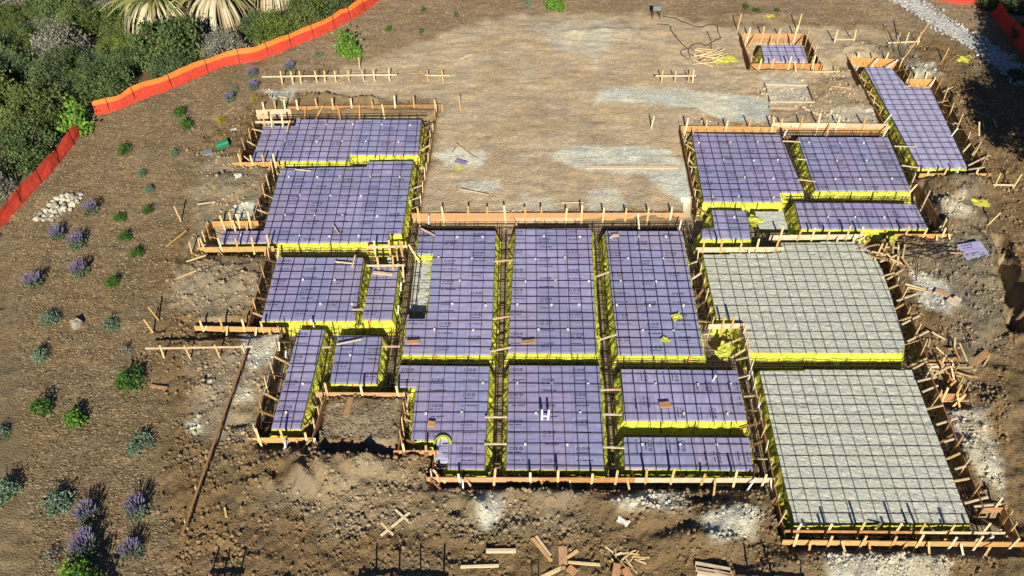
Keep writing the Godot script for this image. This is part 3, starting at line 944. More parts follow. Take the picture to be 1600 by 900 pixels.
func plant(kind: String, x: float, z: float, size: float, label := "", tall := 1.0):
	var k: int = plant_count.get(kind, 0)
	plant_count[kind] = k + 1
	var look: String = {"lavender": "lavender bush", "sage": "sage-green shrub", "green": "small dark green shrub", "bright": "bright green leafy shrub", "yellow": "yellow flowering low shrub", "grey": "sparse grey half-dry shrub"}[kind]
	var o := thing(kind + "_shrub" if kind != "lavender" else "lavender_bush", label if label else "%s on the mulch slope, %s of its kind from the top" % [look, ORD[k]], "shrub", Vector3(x, gh(x, z, 0.2), z), rng.randf() * TAU, kind + " shrubs on the mulch slope")
	o.scale = Vector3(size, size * tall, size) * 0.84
	for q in plant_proto(kind, k % 3):
		part(q[0], q[1], q[2], o)

var crowns := []
var trunks := []
func make_crowns():
	var tones := [[Color(0.032, 0.054, 0.022), Color(0.125, 0.17, 0.062)], [Color(0.03, 0.052, 0.02), Color(0.10, 0.13, 0.055)], [Color(0.035, 0.056, 0.016), Color(0.125, 0.155, 0.05)], [Color(0.028, 0.048, 0.022), Color(0.11, 0.155, 0.07)], [Color(0.10, 0.10, 0.08), Color(0.27, 0.26, 0.22)], [Color(0.045, 0.07, 0.015), Color(0.17, 0.22, 0.05)]]
	for q in tones:
		for e in 2: q[e] = Color(q[e].r * 1.2, q[e].g * 1.22, q[e].b * 1.2)
	for k in 6:
		crowns.append(leaves(11000 if k < 4 else 4500, Vector3(1.0, 0.85, 1.0), 0.068, tones[k][0], tones[k][1], 64, 900 + k, 0.18))
		trunks.append(stems(0.9, 0.9, 8, 950 + k))
const CROWN_LOOK := ["dark green bush", "grey-green bush", "olive yellow bush", "mid green bush", "dry grey bush", "lime green bush"]
func bush(k: int, x: float, z: float, size: float, tall: float, label := "", group := "", called := "chaparral_bush"):
	var lb: String = label if label else CROWN_LOOK[k] + " in the thicket beyond the orange fence"
	var o := thing(called, lb, "bush", Vector3(x, gh(x, z, 0.2) - 0.05, z), rng.randf() * TAU, group if group else "thicket: " + CROWN_LOOK[k])
	o.scale = Vector3(size, size * tall, size)
	part("crown", crowns[k], M.leaf, o)
	part("trunk", trunks[k], M.bark, o)

# ------------------------------------------------------------------ the scene
func _ready():
	# camera: a drone 28 m above the yard, looking north and down
	var cam := Camera3D.new()
	cam.name = "camera"
	cam.position = Vector3(0, 28.0, 0)
	cam.rotation = Vector3(deg_to_rad(-46.5), 0.0053, 0)
	cam.fov = 34.94
	cam.far = 3000.0
	cam.current = true
	add_child(cam)
	# clear sky, sun low behind the camera
	var env := Environment.new()
	env.background_mode = Environment.BG_SKY
	var sm := ProceduralSkyMaterial.new()
	sm.sky_top_color = Color(0.30, 0.42, 0.62)
	sm.sky_horizon_color = Color(0.70, 0.74, 0.80)
	sm.sky_curve = 0.12
	sm.ground_bottom_color = Color(0.2, 0.17, 0.12)
	sm.ground_horizon_color = Color(0.62, 0.66, 0.70)
	sm.sun_angle_max = 1.0
	var sky := Sky.new()
	sky.sky_material = sm
	env.sky = sky
	env.background_energy_multiplier = 0.42
	env.tonemap_mode = Environment.TONE_MAPPER_LINEAR
	env.tonemap_exposure = 1.6
	env.sdfgi_enabled = true
	env.ssao_enabled = true
	env.ssil_enabled = true
	var we := WorldEnvironment.new()
	we.name = "world_environment"
	we.environment = env
	add_child(we)
	var sun := DirectionalLight3D.new()
	sun.name = "sun"
	sun.light_energy = 1.5
	sun.light_color = Color(1.0, 0.965, 0.88)
	sun.light_angular_distance = 0.5
	sun.shadow_enabled = true
	add_child(sun)
	sun.look_at_from_position(Vector3.ZERO, Vector3(-0.03, -0.515, -0.857))

	rng.seed = 20
	na.seed = 5; na.frequency = 0.12; na.fractal_octaves = 3
	nb.seed = 6; nb.frequency = 0.8; nb.fractal_octaves = 4
	nc.seed = 7; nc.frequency = 3.2; nc.fractal_octaves = 3
	for k in ZONES.size():
		ZONES[k][4] = poly(ZONES[k][4])
		var r := Rect2(ZONES[k][4][0], Vector2.ZERO)
		for q in ZONES[k][4]: r = r.expand(q)
		zbox.append(r.grow(1.2))
	materials()
	var b := MB.new()
	b.tube(Vector3.ZERO, Vector3.RIGHT, 1.0, 1.0, 5)
	bar_mesh = b.mesh()

	ground()
	loose_earth()
	foundation()
	timber()
	site_things()
	planting()
	thicket()

func foundation():
	var mats := []
	var pads := [
		[[-12.75,-37.85, -11.2,-37.85, -11.2,-38.4, -4.85,-38.4, -4.78,-35.6, -8.15,-35.6, -8.15,-35.1, -12.85,-35.1], "topmost pad of the left wing", false],
		[[-11.3,-34.45, -7.2,-34.6, -7.2,-35.0, -5.0,-35.05, -5.1,-29.94, -5.65,-29.94, -5.65,-29.42, -13.1,-29.3, -13.15,-30.0, -11.3,-30.05], "largest left wing pad, with a tongue at its left", false],
		[[-10.36,-28.36, -6.64,-28.36, -6.53,-24.75, -10.36,-24.75], "square pad below the largest left one", false],
		[[-6.15,-27.85, -5.05,-27.85, -5.05,-24.8, -6.26,-24.8], "slim pad under the small timber box", false],
		[[-8.75,-24.2, -7.7,-24.2, -7.9,-19.42, -8.97,-19.42], "long slim pad at the lower left corner", false],
		[[-7.13,-23.9, -5.36,-23.9, -5.33,-21.53, -7.1,-21.53], "small square pad behind the flat patch of dirt", false],
		[[-4.33,-30.1, -0.9,-30.1, -0.95,-22.98, -4.42,-22.98, -4.42,-25.05, -3.6,-25.1, -3.6,-28.65, -4.33,-28.65], "tall centre pad with a gravel recess in its left edge", false],
		[[0.0,-30.28, 3.4,-30.28, 3.22,-23.08, -0.28,-23.08], "middle of the three tall centre pads", false],
		[[4.03,-30.12, 7.46,-30.12, 7.46,-23.0, 4.07,-23.0], "tall centre pad nearest the gravel bed, with yellow scraps", false],
		[[-4.5,-22.38, -1.0,-22.35, -1.08,-17.73, -2.37,-17.73, -2.37,-18.96, -3.78,-18.96, -3.78,-21.36, -4.53,-21.36], "stepped front pad with the rounded cutout", false],
		[[-0.23,-22.4, 3.3,-22.4, 3.2,-17.73, -0.3,-17.73], "front centre pad with the white pipe stubs", false],
		[[4.12,-22.24, 8.62,-22.2, 8.6,-19.87, 4.05,-19.87], "wide front pad with one tan wood block", true],
		[[3.98,-19.08, 8.56,-19.08, 8.46,-17.73, 3.92,-17.8], "narrow wide pad along the front form boards", true],
		[[8.85,-37.35, 13.25,-37.25, 13.5,-32.9, 12.36,-32.85, 12.32,-32.2, 8.72,-32.2], "square pad at the upper left of the right wing", false],
		[[14.1,-37.05, 18.6,-37.05, 18.55,-33.0, 14.08,-33.0], "square pad in the middle of the right wing", false],
		[[12.93,-32.15, 18.45,-32.0, 18.55,-30.42, 12.85,-30.35], "wide low pad behind the pale form board", true],
		[[9.0,-31.55, 10.6,-31.5, 10.45,-29.7, 8.3,-29.7, 8.38,-30.28, 8.95,-30.3], "smallest notched pad beside the dark pit", false],
		[[19.05,-43.3, 20.5,-43.3, 20.85,-41.4, 22.05,-41.3, 21.75,-34.7, 19.45,-34.7], "long plain pad of the far right strip", false],
		[[13.8,-45.5, 16.15,-45.5, 16.08,-43.9, 13.7,-43.9], "lone little pad boxed in at the top of the yard", false],
	]
	for k in pads.size():
		var p := poly(pads[k][0])
		foam_pad(p, pads[k][1], pads[k][2], k != 17 and k != 18)
		rebar_mat(p, "rebar grid over the " + pads[k][1])
		if k < 17: spacers(p)
	var g1 := poly([8.2,-28.62, 11.6,-28.75, 11.75,-29.4, 15.29,-29.47, 15.61,-28.86, 15.76,-27.80, 15.72,-26.36, 15.64,-24.86, 15.53,-23.56, 15.30,-23.13, 9.25,-23.12, 9.0,-24.85, 8.25,-24.9])
	var g2 := poly([9.5,-22.2, 15.42,-22.25, 15.45,-15.7, 9.47,-15.6])
	gravel_pad(g1, "upper footprinted grey gravel bed edged with yellow membrane")
	gravel_pad(g2, "lower footprinted grey gravel bed at the front right corner")
	rebar_mat(g1, "rebar grid over the upper grey gravel bed", 0.028, 0.2, 0.0088)
	rebar_mat(g2, "rebar grid over the lower grey gravel bed", 0.028, 0.2, 0.0088)
	gravel_pad(rect(-4.42, -3.68, -28.55, -25.15), "small sunken grey gravel recess cut into the tall centre pad", "gravel_recess", -0.42, false)
	gravel_pad(rect(11.0, 12.3, -31.6, -30.4), "small patch of grey gravel beside the dark pipe pit", "gravel_patch", -0.12, false)
	# footing cages
	cage(-0.56, -30.5, -0.62, -17.5, "between the left and middle centre pads")
	cage(3.72, -30.5, 3.62, -17.5, "between the middle and right centre pads")
	cage(-4.95, -24.3, -4.95, -21.2, "beside the small square pad")
	cage(-6.42, -28.6, -6.38, -24.5, "left of the slim pad under the timber box")
	cage(-4.62, -38.6, -4.72, -23.0, "along the right side of the left wing")
	cage(7.82, -31.0, 7.9, -24.6, "left of the upper gravel bed")
	cage(8.85, -24.2, 8.9, -17.4, "left of the lower gravel bed")
	cage(-7.42, -24.3, -7.45, -19.0, "between the slim and square lower left pads")
	cage(-9.2, -24.2, -9.3, -19.0, "left of the long slim pad")
	cage(-13.1, -38.2, -13.1, -34.9, "at the left end of the topmost pad")
	cage(-11.55, -34.7, -11.6, -30.2, "left of the largest pad")
	cage(-10.6, -28.7, -10.6, -24.4, "left of the square left wing pad")
	cage(8.5, -37.5, 8.48, -31.6, "left of the right wing")
	cage(13.72, -37.5, 13.75, -32.5, "between the two square right wing pads")
	cage(19.0, -37.4, 19.1, -30.2, "between the right wing and the far strip")
	cage(18.78, -43.5, 19.1, -34.6, "along the left of the far right strip")
	cage(22.2, -41.5, 22.1, -34.4, "along the right of the far right strip")
	cage(15.9, -29.0, 15.85, -22.8, "right of the upper gravel bed")
	cage(15.72, -22.6, 15.72, -15.4, "right of the lower gravel bed")
	cage(-4.7, -22.68, 8.7, -22.68, "across the middle of the slab")
	cage(-4.6, -30.6, 7.7, -30.72, "behind the three tall centre pads")
	cage(-12.9, -34.85, -4.9, -34.9, "between the two biggest left wing pads", -0.2)
	cage(-10.9, -28.85, -5.0, -28.85, "above the square left wing pad")
	cage(9.3, -22.62, 15.6, -22.65, "between the two gravel beds")
	cage(-2.9, -17.48, 8.8, -17.52, "along the front form boards", -0.3)
	cage(9.3, -15.32, 15.7, -15.35, "along the front of the lower gravel bed", -0.3)
	cage(-12.6, -38.75, -4.6, -39.0, "behind the topmost pad", -0.1)
	cage(8.6, -37.62, 18.6, -37.55, "behind the right wing pads", -0.1)
	cage(-4.28, -28.5, -4.28, -25.2, "in the small gravel recess", -0.12)
	cage(12.65, -32.6, 18.6, -32.55, "between the middle and low right wing pads", -0.2)

func timber():
	rng.seed = 41
	# walls of the slab that face the camera (run left to right), stakes on the near side (+1) or the far side (-1)
	formwork(-11.72, -39.3, -4.0, -39.55, 1, 2, "o", "behind the topmost left wing pad", 0.95)
	formwork(-13.4, -39.0, -11.7, -39.1, -1, 2, "p", "at the top left corner of the left wing", 0.6)
	formwork(-13.15, -37.95, -11.6, -37.98, 1, 1, "p", "across the corner of the topmost pad", 0.5, 0.2, 0.9, 0.12)
	formwork(-13.7, -34.7, -11.55, -34.8, 1, 1, "o", "at the notch left of the two biggest pads", 0.55)
	formwork(-13.65, -30.5, -11.7, -30.55, 1, 1, "o", "above the foam tongue of the left wing", 0.45)
	formwork(-13.95, -28.8, -10.68, -28.88, 1, 1, "o", "below the foam tongue of the left wing", 0.75)
	formwork(-12.9, -24.25, -9.37, -24.17, 1, 1, "o", "jutting out left of the square pad", 0.85)
	formwork(-9.6, -18.88, -7.35, -18.89, 1, 1, "o", "in front of the long slim pad", 1.0)
	formwork(-7.46, -20.95, -4.14, -20.93, 1, 1, "r", "behind the flat patch of dirt", 1.1)
	formwork(-4.25, -18.36, -2.81, -18.37, 1, 1, "r", "at the front notch of the stepped pad", 0.75)
	formwork(-3.02, -17.25, 9.05, -17.3, 1, 1, "o", "along the front of the centre pads", 1.02)
	formwork(8.95, -14.84, 16.95, -14.8, 1, 1, "o", "along the front of the lower gravel bed", 0.95, 0.28, 0.9)
	formwork(9.1, -15.22, 16.3, -15.19, -1, 1, "p", "as upper rail above the lower gravel bed", 1.1, 0.26, 0.8, 0.12)
	formwork(-4.68, -31.08, 7.65, -31.2, 1, 2, "r", "behind the three tall centre pads", 0.95, 0.15, 0.3)
	formwork(8.3, -37.75, 13.1, -37.68, 1, 2, "o", "behind the first square pad of the right wing", 1.0, 0.15, 0.3)
	formwork(13.1, -37.98, 18.75, -37.92, 1, 2, "o", "behind the second square pad of the right wing", 1.1, 0.2, 0.5)
	formwork(19.3, -34.05, 22.55, -34.07, 1, 1, "o", "at the near end of the far right strip", 0.8)
	formwork(18.4, -44.05, 20.9, -43.88, -1, 2, "o", "at the far end of the far right strip", 0.7)
	formwork(21.05, -42.0, 22.5, -41.95, -1, 2, "o", "at the notch of the far right strip", 0.6)
	formwork(7.95, -28.92, 11.7, -28.97, 1, 1, "p", "along the back left edge of the upper gravel bed", 0.85, 0.15, 0.3)
	formwork(11.35, -29.72, 15.5, -29.8, 1, 1, "p", "along the back of the upper gravel bed", 0.72, 0.15, 0.5)
	formwork(16.9, -29.82, 19.35, -29.83, 1, 1, "o", "at the lower right corner of the right wing", 0.7)
	formwork(7.93, -24.42, 9.2, -24.48, 1, 1, "p", "at the left notch of the gravel beds", 0.5, 0.18)
	formwork(12.75, -46.35, 16.32, -46.33, 1, 2, "r", "at the back of the boxed little pad", 0.9, 0.25)
	formwork(12.85, -43.3, 16.7, -43.32, 1, 2, "o", "at the front of the boxed little pad", 0.75, 0.22)
	formwork(-6.5, -28.75, -4.8, -28.82, 1, 1, "p", "as upper rail of the small timber box", 0.6, 0.3, 0.9, 0.12)
	formwork(-6.3, -27.62, -4.82, -27.65, 1, 1, "p", "as lower rail of the small timber box", 0.8, 0.3, 0.7, 0.1)
	formwork(16.1, -16.15, 16.78, -16.18, -1, 1, "r", "at the little jog by the lower right corner", 0.4)
	formwork(16.15, -22.45, 16.85, -22.45, 1, 1, "p", "as top cross board of the timber box right of the gravel beds", 0.3)
	formwork(15.95, -21.0, 17.0, -21.0, 1, 2, "r", "as front of the timber box right of the gravel beds", 0.4)
	# walls that run away from the camera; stakes and kickers outside
	formwork(-4.05, -39.45, -4.35, -31.2, 1, 2, "b", "down the right side of the left wing", 0.85, 0.15, 1.0)
	formwork(-13.25, -37.9, -13.4, -34.8, -1, 2, "b", "down the left end of the topmost pad", 0.9, 0.15, 0.8)
	formwork(-11.75, -34.7, -11.85, -30.6, -1, 2, "b", "left of the largest pad", 1.0, 0.15, 0.7)
	formwork(-13.75, -30.4, -13.9, -28.9, -1, 1, "o", "closing the left end of the foam tongue", 0.6, 0.15, 1.0)
	formwork(-10.8, -28.8, -10.8, -24.3, -1, 2, "b", "left of the square left wing pad", 1.1, 0.15, 0.6)
	formwork(-9.42, -24.1, -9.55, -18.9, -1, 2, "b", "left of the long slim pad", 0.9, 0.15, 1.0)
	formwork(-7.15, -20.9, -7.35, -18.9, 1, 2, "b", "right of the long slim pad", 0.6, 0.15, 1.0)
	formwork(-4.12, -20.9, -4.18, -18.4, -1, 2, "b", "right of the flat patch of dirt", 0.6, 0.15, 1.0)
	formwork(-2.85, -18.35, -2.95, -17.3, -1, 2, "b", "at the step of the front notch", 0.6, 0.15, 0.5)
	formwork(7.95, -28.8, 8.0, -24.5, 1, 2, "b", "left of the upper gravel bed", 0.8, 0.1, 0.8)
	formwork(9.22, -24.4, 9.05, -15.1, 1, 2, "b", "left of the lower gravel bed", 0.75, 0.1, 0.9)
	formwork(8.28, -37.6, 8.28, -31.4, -1, 2, "b", "down the left side of the right wing", 0.8, 0.15, 1.0)
	formwork(18.3, -43.9, 18.62, -38.1, -1, 2, "b", "down the left side of the far right strip", 0.8, 0.15, 0.9)
	formwork(21.03, -43.8, 21.08, -42.0, 1, 2, "b", "right of the neck of the far right strip", 0.7, 0.15, 0.5)
	formwork(22.48, -41.85, 22.52, -34.1, 1, 2, "b", "down the right side of the far right strip", 1.3, 0.15, 0.6)
	formwork(18.85, -34.0, 19.3, -29.9, 1, 2, "b", "down the right side of the low right wing pad", 1.5, 0.15, 0.5)
	formwork(16.15, -29.2, 16.1, -22.5, 1, 2, "b", "right of the upper gravel bed", 1.1, 0.2, 0.9)
	formwork(15.98, -22.4, 16.02, -16.2, 1, 2, "b", "right of the lower gravel bed", 1.1, 0.2, 0.8)
	formwork(16.9, -22.4, 17.0, -21.0, 1, 2, "r", "closing the right of the timber box beside the gravel beds", 0.5, 0.15, 1.0)
	formwork(16.75, -16.1, 16.85, -14.95, 1, 2, "o", "closing the right of the jog at the lower right corner", 0.5)
	formwork(12.72, -46.25, 12.78, -43.3, -1, 2, "b", "at the left of the boxed little pad", 0.7, 0.25, 1.0)
	formwork(16.4, -46.2, 16.6, -43.3, 1, 2, "b", "at the right of the boxed little pad", 0.8, 0.25, 0.7)
	# setting-out rails
	rail(-13.52, -41.6, -6.35, -41.84, 0.4, [0.14, 0.22, 0.28, 0.4, 0.46, 0.54, 0.64, 0.75, 0.83, 0.94], 0.75, "in the dirt above the left wing, the longest rail")
	rail(-4.84, -41.84, -3.51, -41.85, 0.4, [0.1, 0.7], 0.75, "alone in the middle of the tan yard, with two stakes")
	rail(7.44, -41.85, 9.59, -41.87, 0.4, [0.16, 0.5, 0.82, 0.94], 0.75, "at the right of the tan yard, with four stakes")
	rail(17.92, -45.8, 19.11, -45.8, 0.15, [0.05, 0.95], 0.8, "behind the far strip, with two leaning stakes")
	rail(20.93, -45.6, 22.76, -45.75, 0.15, [0.25, 0.55, 0.95], 0.8, "behind the far strip, with three leaning stakes")
	rail(-14.35, -22.67, -10.18, -22.79, 0.6, [0.14, 0.38, 0.66, 0.9], 0.8, "long and level beside the mulch slope")
	rail(-10.5, -22.7, -11.0, -14.9, 0.45, [0.08, 0.25, 0.42, 0.62, 0.78, 0.95], 0.6, "running downhill along the edge of the mulch", "b", 0.05, 0.08)
	rail(-9.85, -13.05, -8.75, -13.04, 0.5, [0.12, 0.45, 0.85], 0.95, "at the bottom edge under the mulch slope, three stakes", "o", 0.14)
	rail(-5.05, -13.0, -2.1, -13.0, 0.5, [0.2, 0.45, 0.7, 0.95], 1.15, "at the bottom edge near the middle, four stakes", "o", 0.14)
	rail(7.2, -13.1, 9.4, -13.1, 0.5, [0.2, 0.55, 0.95], 1.15, "at the bottom edge left of the lower gravel bed", "o", 0.14)
	rail(15.9, -42.9, 17.6, -42.95, 0.2, [0.15, 0.5, 0.9], 0.6, "in front of the boxed little pad")
	rail(22.4, -33.2, 23.4, -33.15, 0.2, [0.1, 0.95], 0.9, "right of the far strip's near end, two stakes")
	# spreaders across the trenches
	var sp := [[-7.08, -23.31, -6.12, -23.61, "between the middle and right centre pads"], [-0.99, -22.98, -0.18, -23.21, "at the near end of the left centre pad"],
		[-0.92, -24.70, -0.24, -24.84, "beside the middle centre pad"], [-0.93, -28.02, -0.10, -28.10, "upper, between the left and middle centre pads"], [3.45, -27.12, 4.01, -27.42, "upper, beside the right centre pad"],
		[3.34, -23.60, 4.06, -23.90, "lower, beside the right centre pad"], [3.24, -21.12, 4.03, -21.15, "left of the wide front pad"], [3.25, -19.99, 3.98, -19.99, "at the near corner of the wide front pad"],
		[3.18, -18.55, 3.96, -18.53, "left of the narrow wide pad"], [-1.11, -19.85, -0.30, -19.85, "upper, between the two front pads"], [-1.10, -18.67, -0.29, -18.67, "lower, between the two front pads"],
		[13.20, -36.54, 14.08, -36.49, "upper, between the two square right wing pads"], [13.63, -35.13, 14.09, -35.08, "middle, between the two square right wing pads"], [13.34, -33.59, 14.16, -33.45, "lower, between the two square right wing pads"],
		[18.61, -36.16, 19.73, -36.12, "between the right wing and the far strip"], [18.56, -34.67, 19.36, -34.48, "at the near end of the far strip"], [-6.70, -25.19, -6.25, -25.19, "beside the slim pad"],
		[-7.62, -23.17, -7.31, -23.17, "between the two lower left pads"], [-5.26, -23.22, -4.55, -23.22, "right of the small square pad"],
		[15.80, -25.78, 16.78, -26.22, "first from the top right of the upper gravel bed"], [15.64, -24.48, 16.48, -24.97, "second from the top right of the upper gravel bed"], [15.61, -23.60, 16.62, -24.14, "third from the top right of the upper gravel bed"],
		[15.41, -22.20, 16.37, -22.75, "first from the top right of the lower gravel bed"], [15.40, -21.58, 16.21, -21.83, "second from the top right of the lower gravel bed"], [15.44, -21.09, 16.12, -21.40, "third from the top right of the lower gravel bed"],
		[15.51, -19.60, 16.38, -19.89, "fourth from the top right of the lower gravel bed"], [15.53, -18.84, 16.23, -19.07, "fifth from the top right of the lower gravel bed"], [15.55, -17.69, 16.31, -17.93, "sixth from the top right of the lower gravel bed"],
		[15.44, -16.33, 16.34, -16.59, "seventh from the top right of the lower gravel bed"], [15.72, -16.21, 16.87, -16.34, "lowest right of the lower gravel bed"],
		[15.73, -28.07, 16.57, -28.51, "topmost right of the upper gravel bed"], [15.75, -27.03, 16.59, -27.61, "near the top right of the upper gravel bed"], [22.22, -35.48, 22.91, -36.39, "upper, right of the far strip"], [21.77, -34.69, 23.06, -35.48, "lower, right of the far strip"]]
	for q in sp:
		plank(q[0], q[1], q[2], q[3], 0.075, 0.035, "p", "pale spreader across the trench, " + q[4], "spreader", 0.12, rng.randf_range(-0.03, 0.03), "timber spreaders across the trenches")

func pipe(pts: Array, r: float, label: String, called := "pipe", m: Material = null, cat := "pipe", group := "", cap := false):
	var o := thing(called, label, cat, pts[0], 0.0, group)
	var b := MB.new()
	for k in pts.size() - 1:
		b.tube(pts[k] - pts[0], pts[k + 1] - pts[0], r, r, 7 if r > 0.02 else 5)
	part("tube", b.mesh(), m if m else M.pvc, o)
	if cap:
		var c := MB.new()
		var e: Vector3 = pts[-1] - pts[0]
		c.tube(e - Vector3(0, 0.06, 0), e + Vector3(0, 0.015, 0), r * 1.3, r * 1.3, 8)
		part("cap", c.mesh(), M.pvc, o)
	return o
func film(x: float, z: float, w: float, l: float, turn: float, y: float, label: String, m: Material = null):
	var b := MB.new()
	var g := []
	var s := rng.randf() * 100.0
	for i in 8:
		var row := []
		for j in 6:
			var u := (i / 7.0 - 0.5) * l * (1.0 + 0.25 * nb.get_noise_2d(s + j, 3.0))
			var v := (j / 5.0 - 0.5) * w * (1.0 + 0.5 * nb.get_noise_2d(s, i * 0.8))
			row.append(Vector3(u, 0.03 + 0.14 * absf(nb.get_noise_2d(s + u * 2.2, v * 2.2)) * 2.0 * minf(w, 1.0), v + 0.3 * w * nb.get_noise_2d(s + u, 9.0)))
		g.append(row)
	for i in 7:
		for j in 5: b.quad(g[i][j], g[i + 1][j], g[i + 1][j + 1], g[i][j + 1])
	var o := part("plastic_scrap", b.mesh(), m if m else M.yellow, self)
	o.position = Vector3(x, y if y > -9.0 else gh(x, z, 0.5), z)
	o.rotation.y = turn
	tag(o, label, "plastic sheet")

func site_things():
	rng.seed = 63
	# loose foam square right of the far wing
	var sq := slab_mesh(rect(-0.55, 0.55, -0.5, 0.5), 0.05, 0.05, false, Vector2(-0.5, -0.6))
	var o: Node3D = part("foam_offcut", sq, M.foam[1], self)
	o.position = Vector3(19.98, 0.14, -28.73)
	o.rotation = Vector3(0.06, 0.2, 0.05)
	tag(o, "loose square of printed purple foam lying on the dirt", "foam board")
	var o2 := part("foam_offcut", slab_mesh(rect(-0.3, 0.3, -0.16, 0.16), 0.04, 0.04, false, Vector2(-0.4, -0.3)), M.foam[3], self)
	o2.position = Vector3(-2.64, 0.05, -34.89)
	o2.rotation.y = -0.4
	tag(o2, "small purple foam scrap on the pale patch of the yard", "foam board")
	# yellow film
	film(11.48, -43.92, 0.7, 1.3, 0.3, -99.0, "crumpled yellow film beside the heap of sticks")
	film(24.76, -44.12, 0.7, 0.9, -0.2, -99.0, "crumpled yellow film by the tree shadow at the far right")
	film(21.27, -32.07, 0.5, 1.2, -0.15, -99.0, "long yellow film strip draped on the dirt heap")
	film(6.58, -24.88, 0.32, 0.42, 0.4, 0.08, "round yellow film scrap on the right centre pad")
	film(5.98, -23.61, 0.24, 0.36, -0.7, 0.08, "angular yellow film scrap lower on the right centre pad")
	film(-2.72, -34.55, 0.2, 0.5, 0.7, -99.0, "thin yellow film shreds in the tan yard")
	film(17.00, -29.52, 0.5, 0.9, 0.1, 0.0, "yellow film bunched at the corner of the low right wing pad")
	film(10.85, -30.83, 0.6, 0.7, 0.9, -0.1, "yellow film lining the dark pipe pit")
	film(8.40, -23.46, 0.6, 0.9, 0.8, -0.4, "yellow film sagging in the notch by the upper gravel bed")
	film(14.70, -48.32, 0.3, 0.7, 0.1, -99.0, "flat yellow film scrap at the top edge of the yard")
	# rounded cutout in the stepped pad: an upright yellow liner
	var b := MB.new()
	for k in 18:
		var a0 := PI * k / 18.0
		var a1 := PI * (k + 1) / 18.0
		for q in [[0.42, 0.36]]:
			b.quad(Vector3(cos(a0) * 0.36, -0.8, -sin(a0) * 0.42), Vector3(cos(a0) * 0.34, 0.12, -sin(a0) * 0.4), Vector3(cos(a1) * 0.34, 0.12, -sin(a1) * 0.4), Vector3(cos(a1) * 0.36, -0.8, -sin(a1) * 0.42))
			b.quad(Vector3(cos(a0) * 0.34, 0.12, -sin(a0) * 0.4), Vector3(cos(a0) * 0.24, 0.13, -sin(a0) * 0.3), Vector3(cos(a1) * 0.24, 0.13, -sin(a1) * 0.3), Vector3(cos(a1) * 0.34, 0.12, -sin(a1) * 0.4))
			b.quad(Vector3(cos(a0) * 0.24, 0.13, -sin(a0) * 0.3), Vector3(cos(a0) * 0.24, -0.8, -sin(a0) * 0.3), Vector3(cos(a1) * 0.24, -0.8, -sin(a1) * 0.3), Vector3(cos(a1) * 0.24, 0.13, -sin(a1) * 0.3))
	o = thing("drain_liner", "rounded upright yellow liner around a foam plug in the stepped pad", "liner", Vector3(-2.61, 0, -18.66))
	part("liner_wall", b.mesh(), M.yellow, o)
	b = MB.new()
	for k in 18:
		var a0 := PI * k / 18.0
		var a1 := PI * (k + 1) / 18.0
		b.tri(Vector3(0, 0.02, 0), Vector3(cos(a0) * 0.24, 0.02, -sin(a0) * 0.3), Vector3(cos(a1) * 0.24, 0.02, -sin(a1) * 0.3))
	b.box(Vector3(0, -0.36, 0.25), Vector3(0.44, 0.7, 0.5))
	part("foam_plug", b.mesh(), M.foam_plain, o)
	# white pipes
	var g := "white plastic pipes"
	o = thing("pipe_stubs", "pair of white pipe stubs with a crossbar standing on the front centre pad", "pipe", Vector3(1.12, 0, -19.86))
	for s in [-0.11, 0.11]:
		b = MB.new()
		b.tube(Vector3(s, -0.05, 0), Vector3(s * 1.15, 0.6, 0.02), 0.045, 0.045, 8)
		part("stub", b.mesh(), M.pvc, o)
	b = MB.new()
	b.tube(Vector3(-0.11, 0.2, 0), Vector3(0.11, 0.2, 0), 0.025, 0.025, 8)
	part("crossbar", b.mesh(), M.pvc, o)
	for q in [[20.24, -43.34, 21.28, -44.16, "lying across the far end of the far strip"], [19.50, -43.46, 19.97, -44.29, "leaning on the boards of the far strip's end"], [18.80, -38.37, 19.28, -39.03, "upper, leaning in the trench left of the far strip"], [18.39, -37.19, 18.88, -38.15, "lower, leaning in the trench left of the far strip"],
			[22.11, -41.57, 22.58, -42.54, "at the notch of the far strip"], [21.72, -37.11, 22.35, -38.06, "right of the far strip"], [19.08, -30.45, 19.66, -31.18, "at the lower right corner of the right wing"], [-4.84, -26.47, -4.77, -26.92, "at the gravel recess"], [-4.83, -25.17, -4.76, -25.59, "by the lower end of the slim pad"],
			[-8.19, -24.45, -8.32, -24.72, "above the long slim pad"], [-9.37, -23.19, -9.32, -23.63, "upper left of the long slim pad"], [-9.06, -22.84, -8.94, -23.03, "lower left of the long slim pad"], [-1.79, -16.79, -1.82, -17.62, "in front of the left front pad"], [8.12, -16.92, 8.58, -17.75, "at the right end of the front form boards"],
			[7.59, -21.69, 7.75, -21.97, "on the wide front pad"], [9.02, -21.85, 9.17, -22.17, "upper left of the lower gravel bed"], [9.04, -20.34, 9.21, -20.76, "left of the lower gravel bed"], [-8.25, -18.38, -8.30, -19.10, "in front of the long slim pad"], [7.37, -30.34, 7.51, -31.03, "at the right end of the board behind the centre pads"], [13.42, -37.16, 13.61, -37.64, "behind the first right wing pad"], [-3.94, -30.62, -3.91, -31.18, "left end of the board behind the centre pads"], [15.74, -15.01, 16.00, -15.25, "at the lower right corner of the lower gravel bed"]]:
		pipe([Vector3(q[0], -0.1, q[1]), Vector3(lerpf(q[0], q[2], 0.6), 0.28, lerpf(q[1], q[3], 0.45) + 0.1)], 0.032, "white plastic pipe stub " + q[4], "pipe", null, "pipe", g, true)
	b = MB.new()
	pipe([Vector3(-5.51, -0.7, -28.39), Vector3(-5.51, -0.1, -28.39)], 0.07, "short pale capped drain pipe in the dark hole by the timber box", "drain_pipe", null, "pipe", "", true)
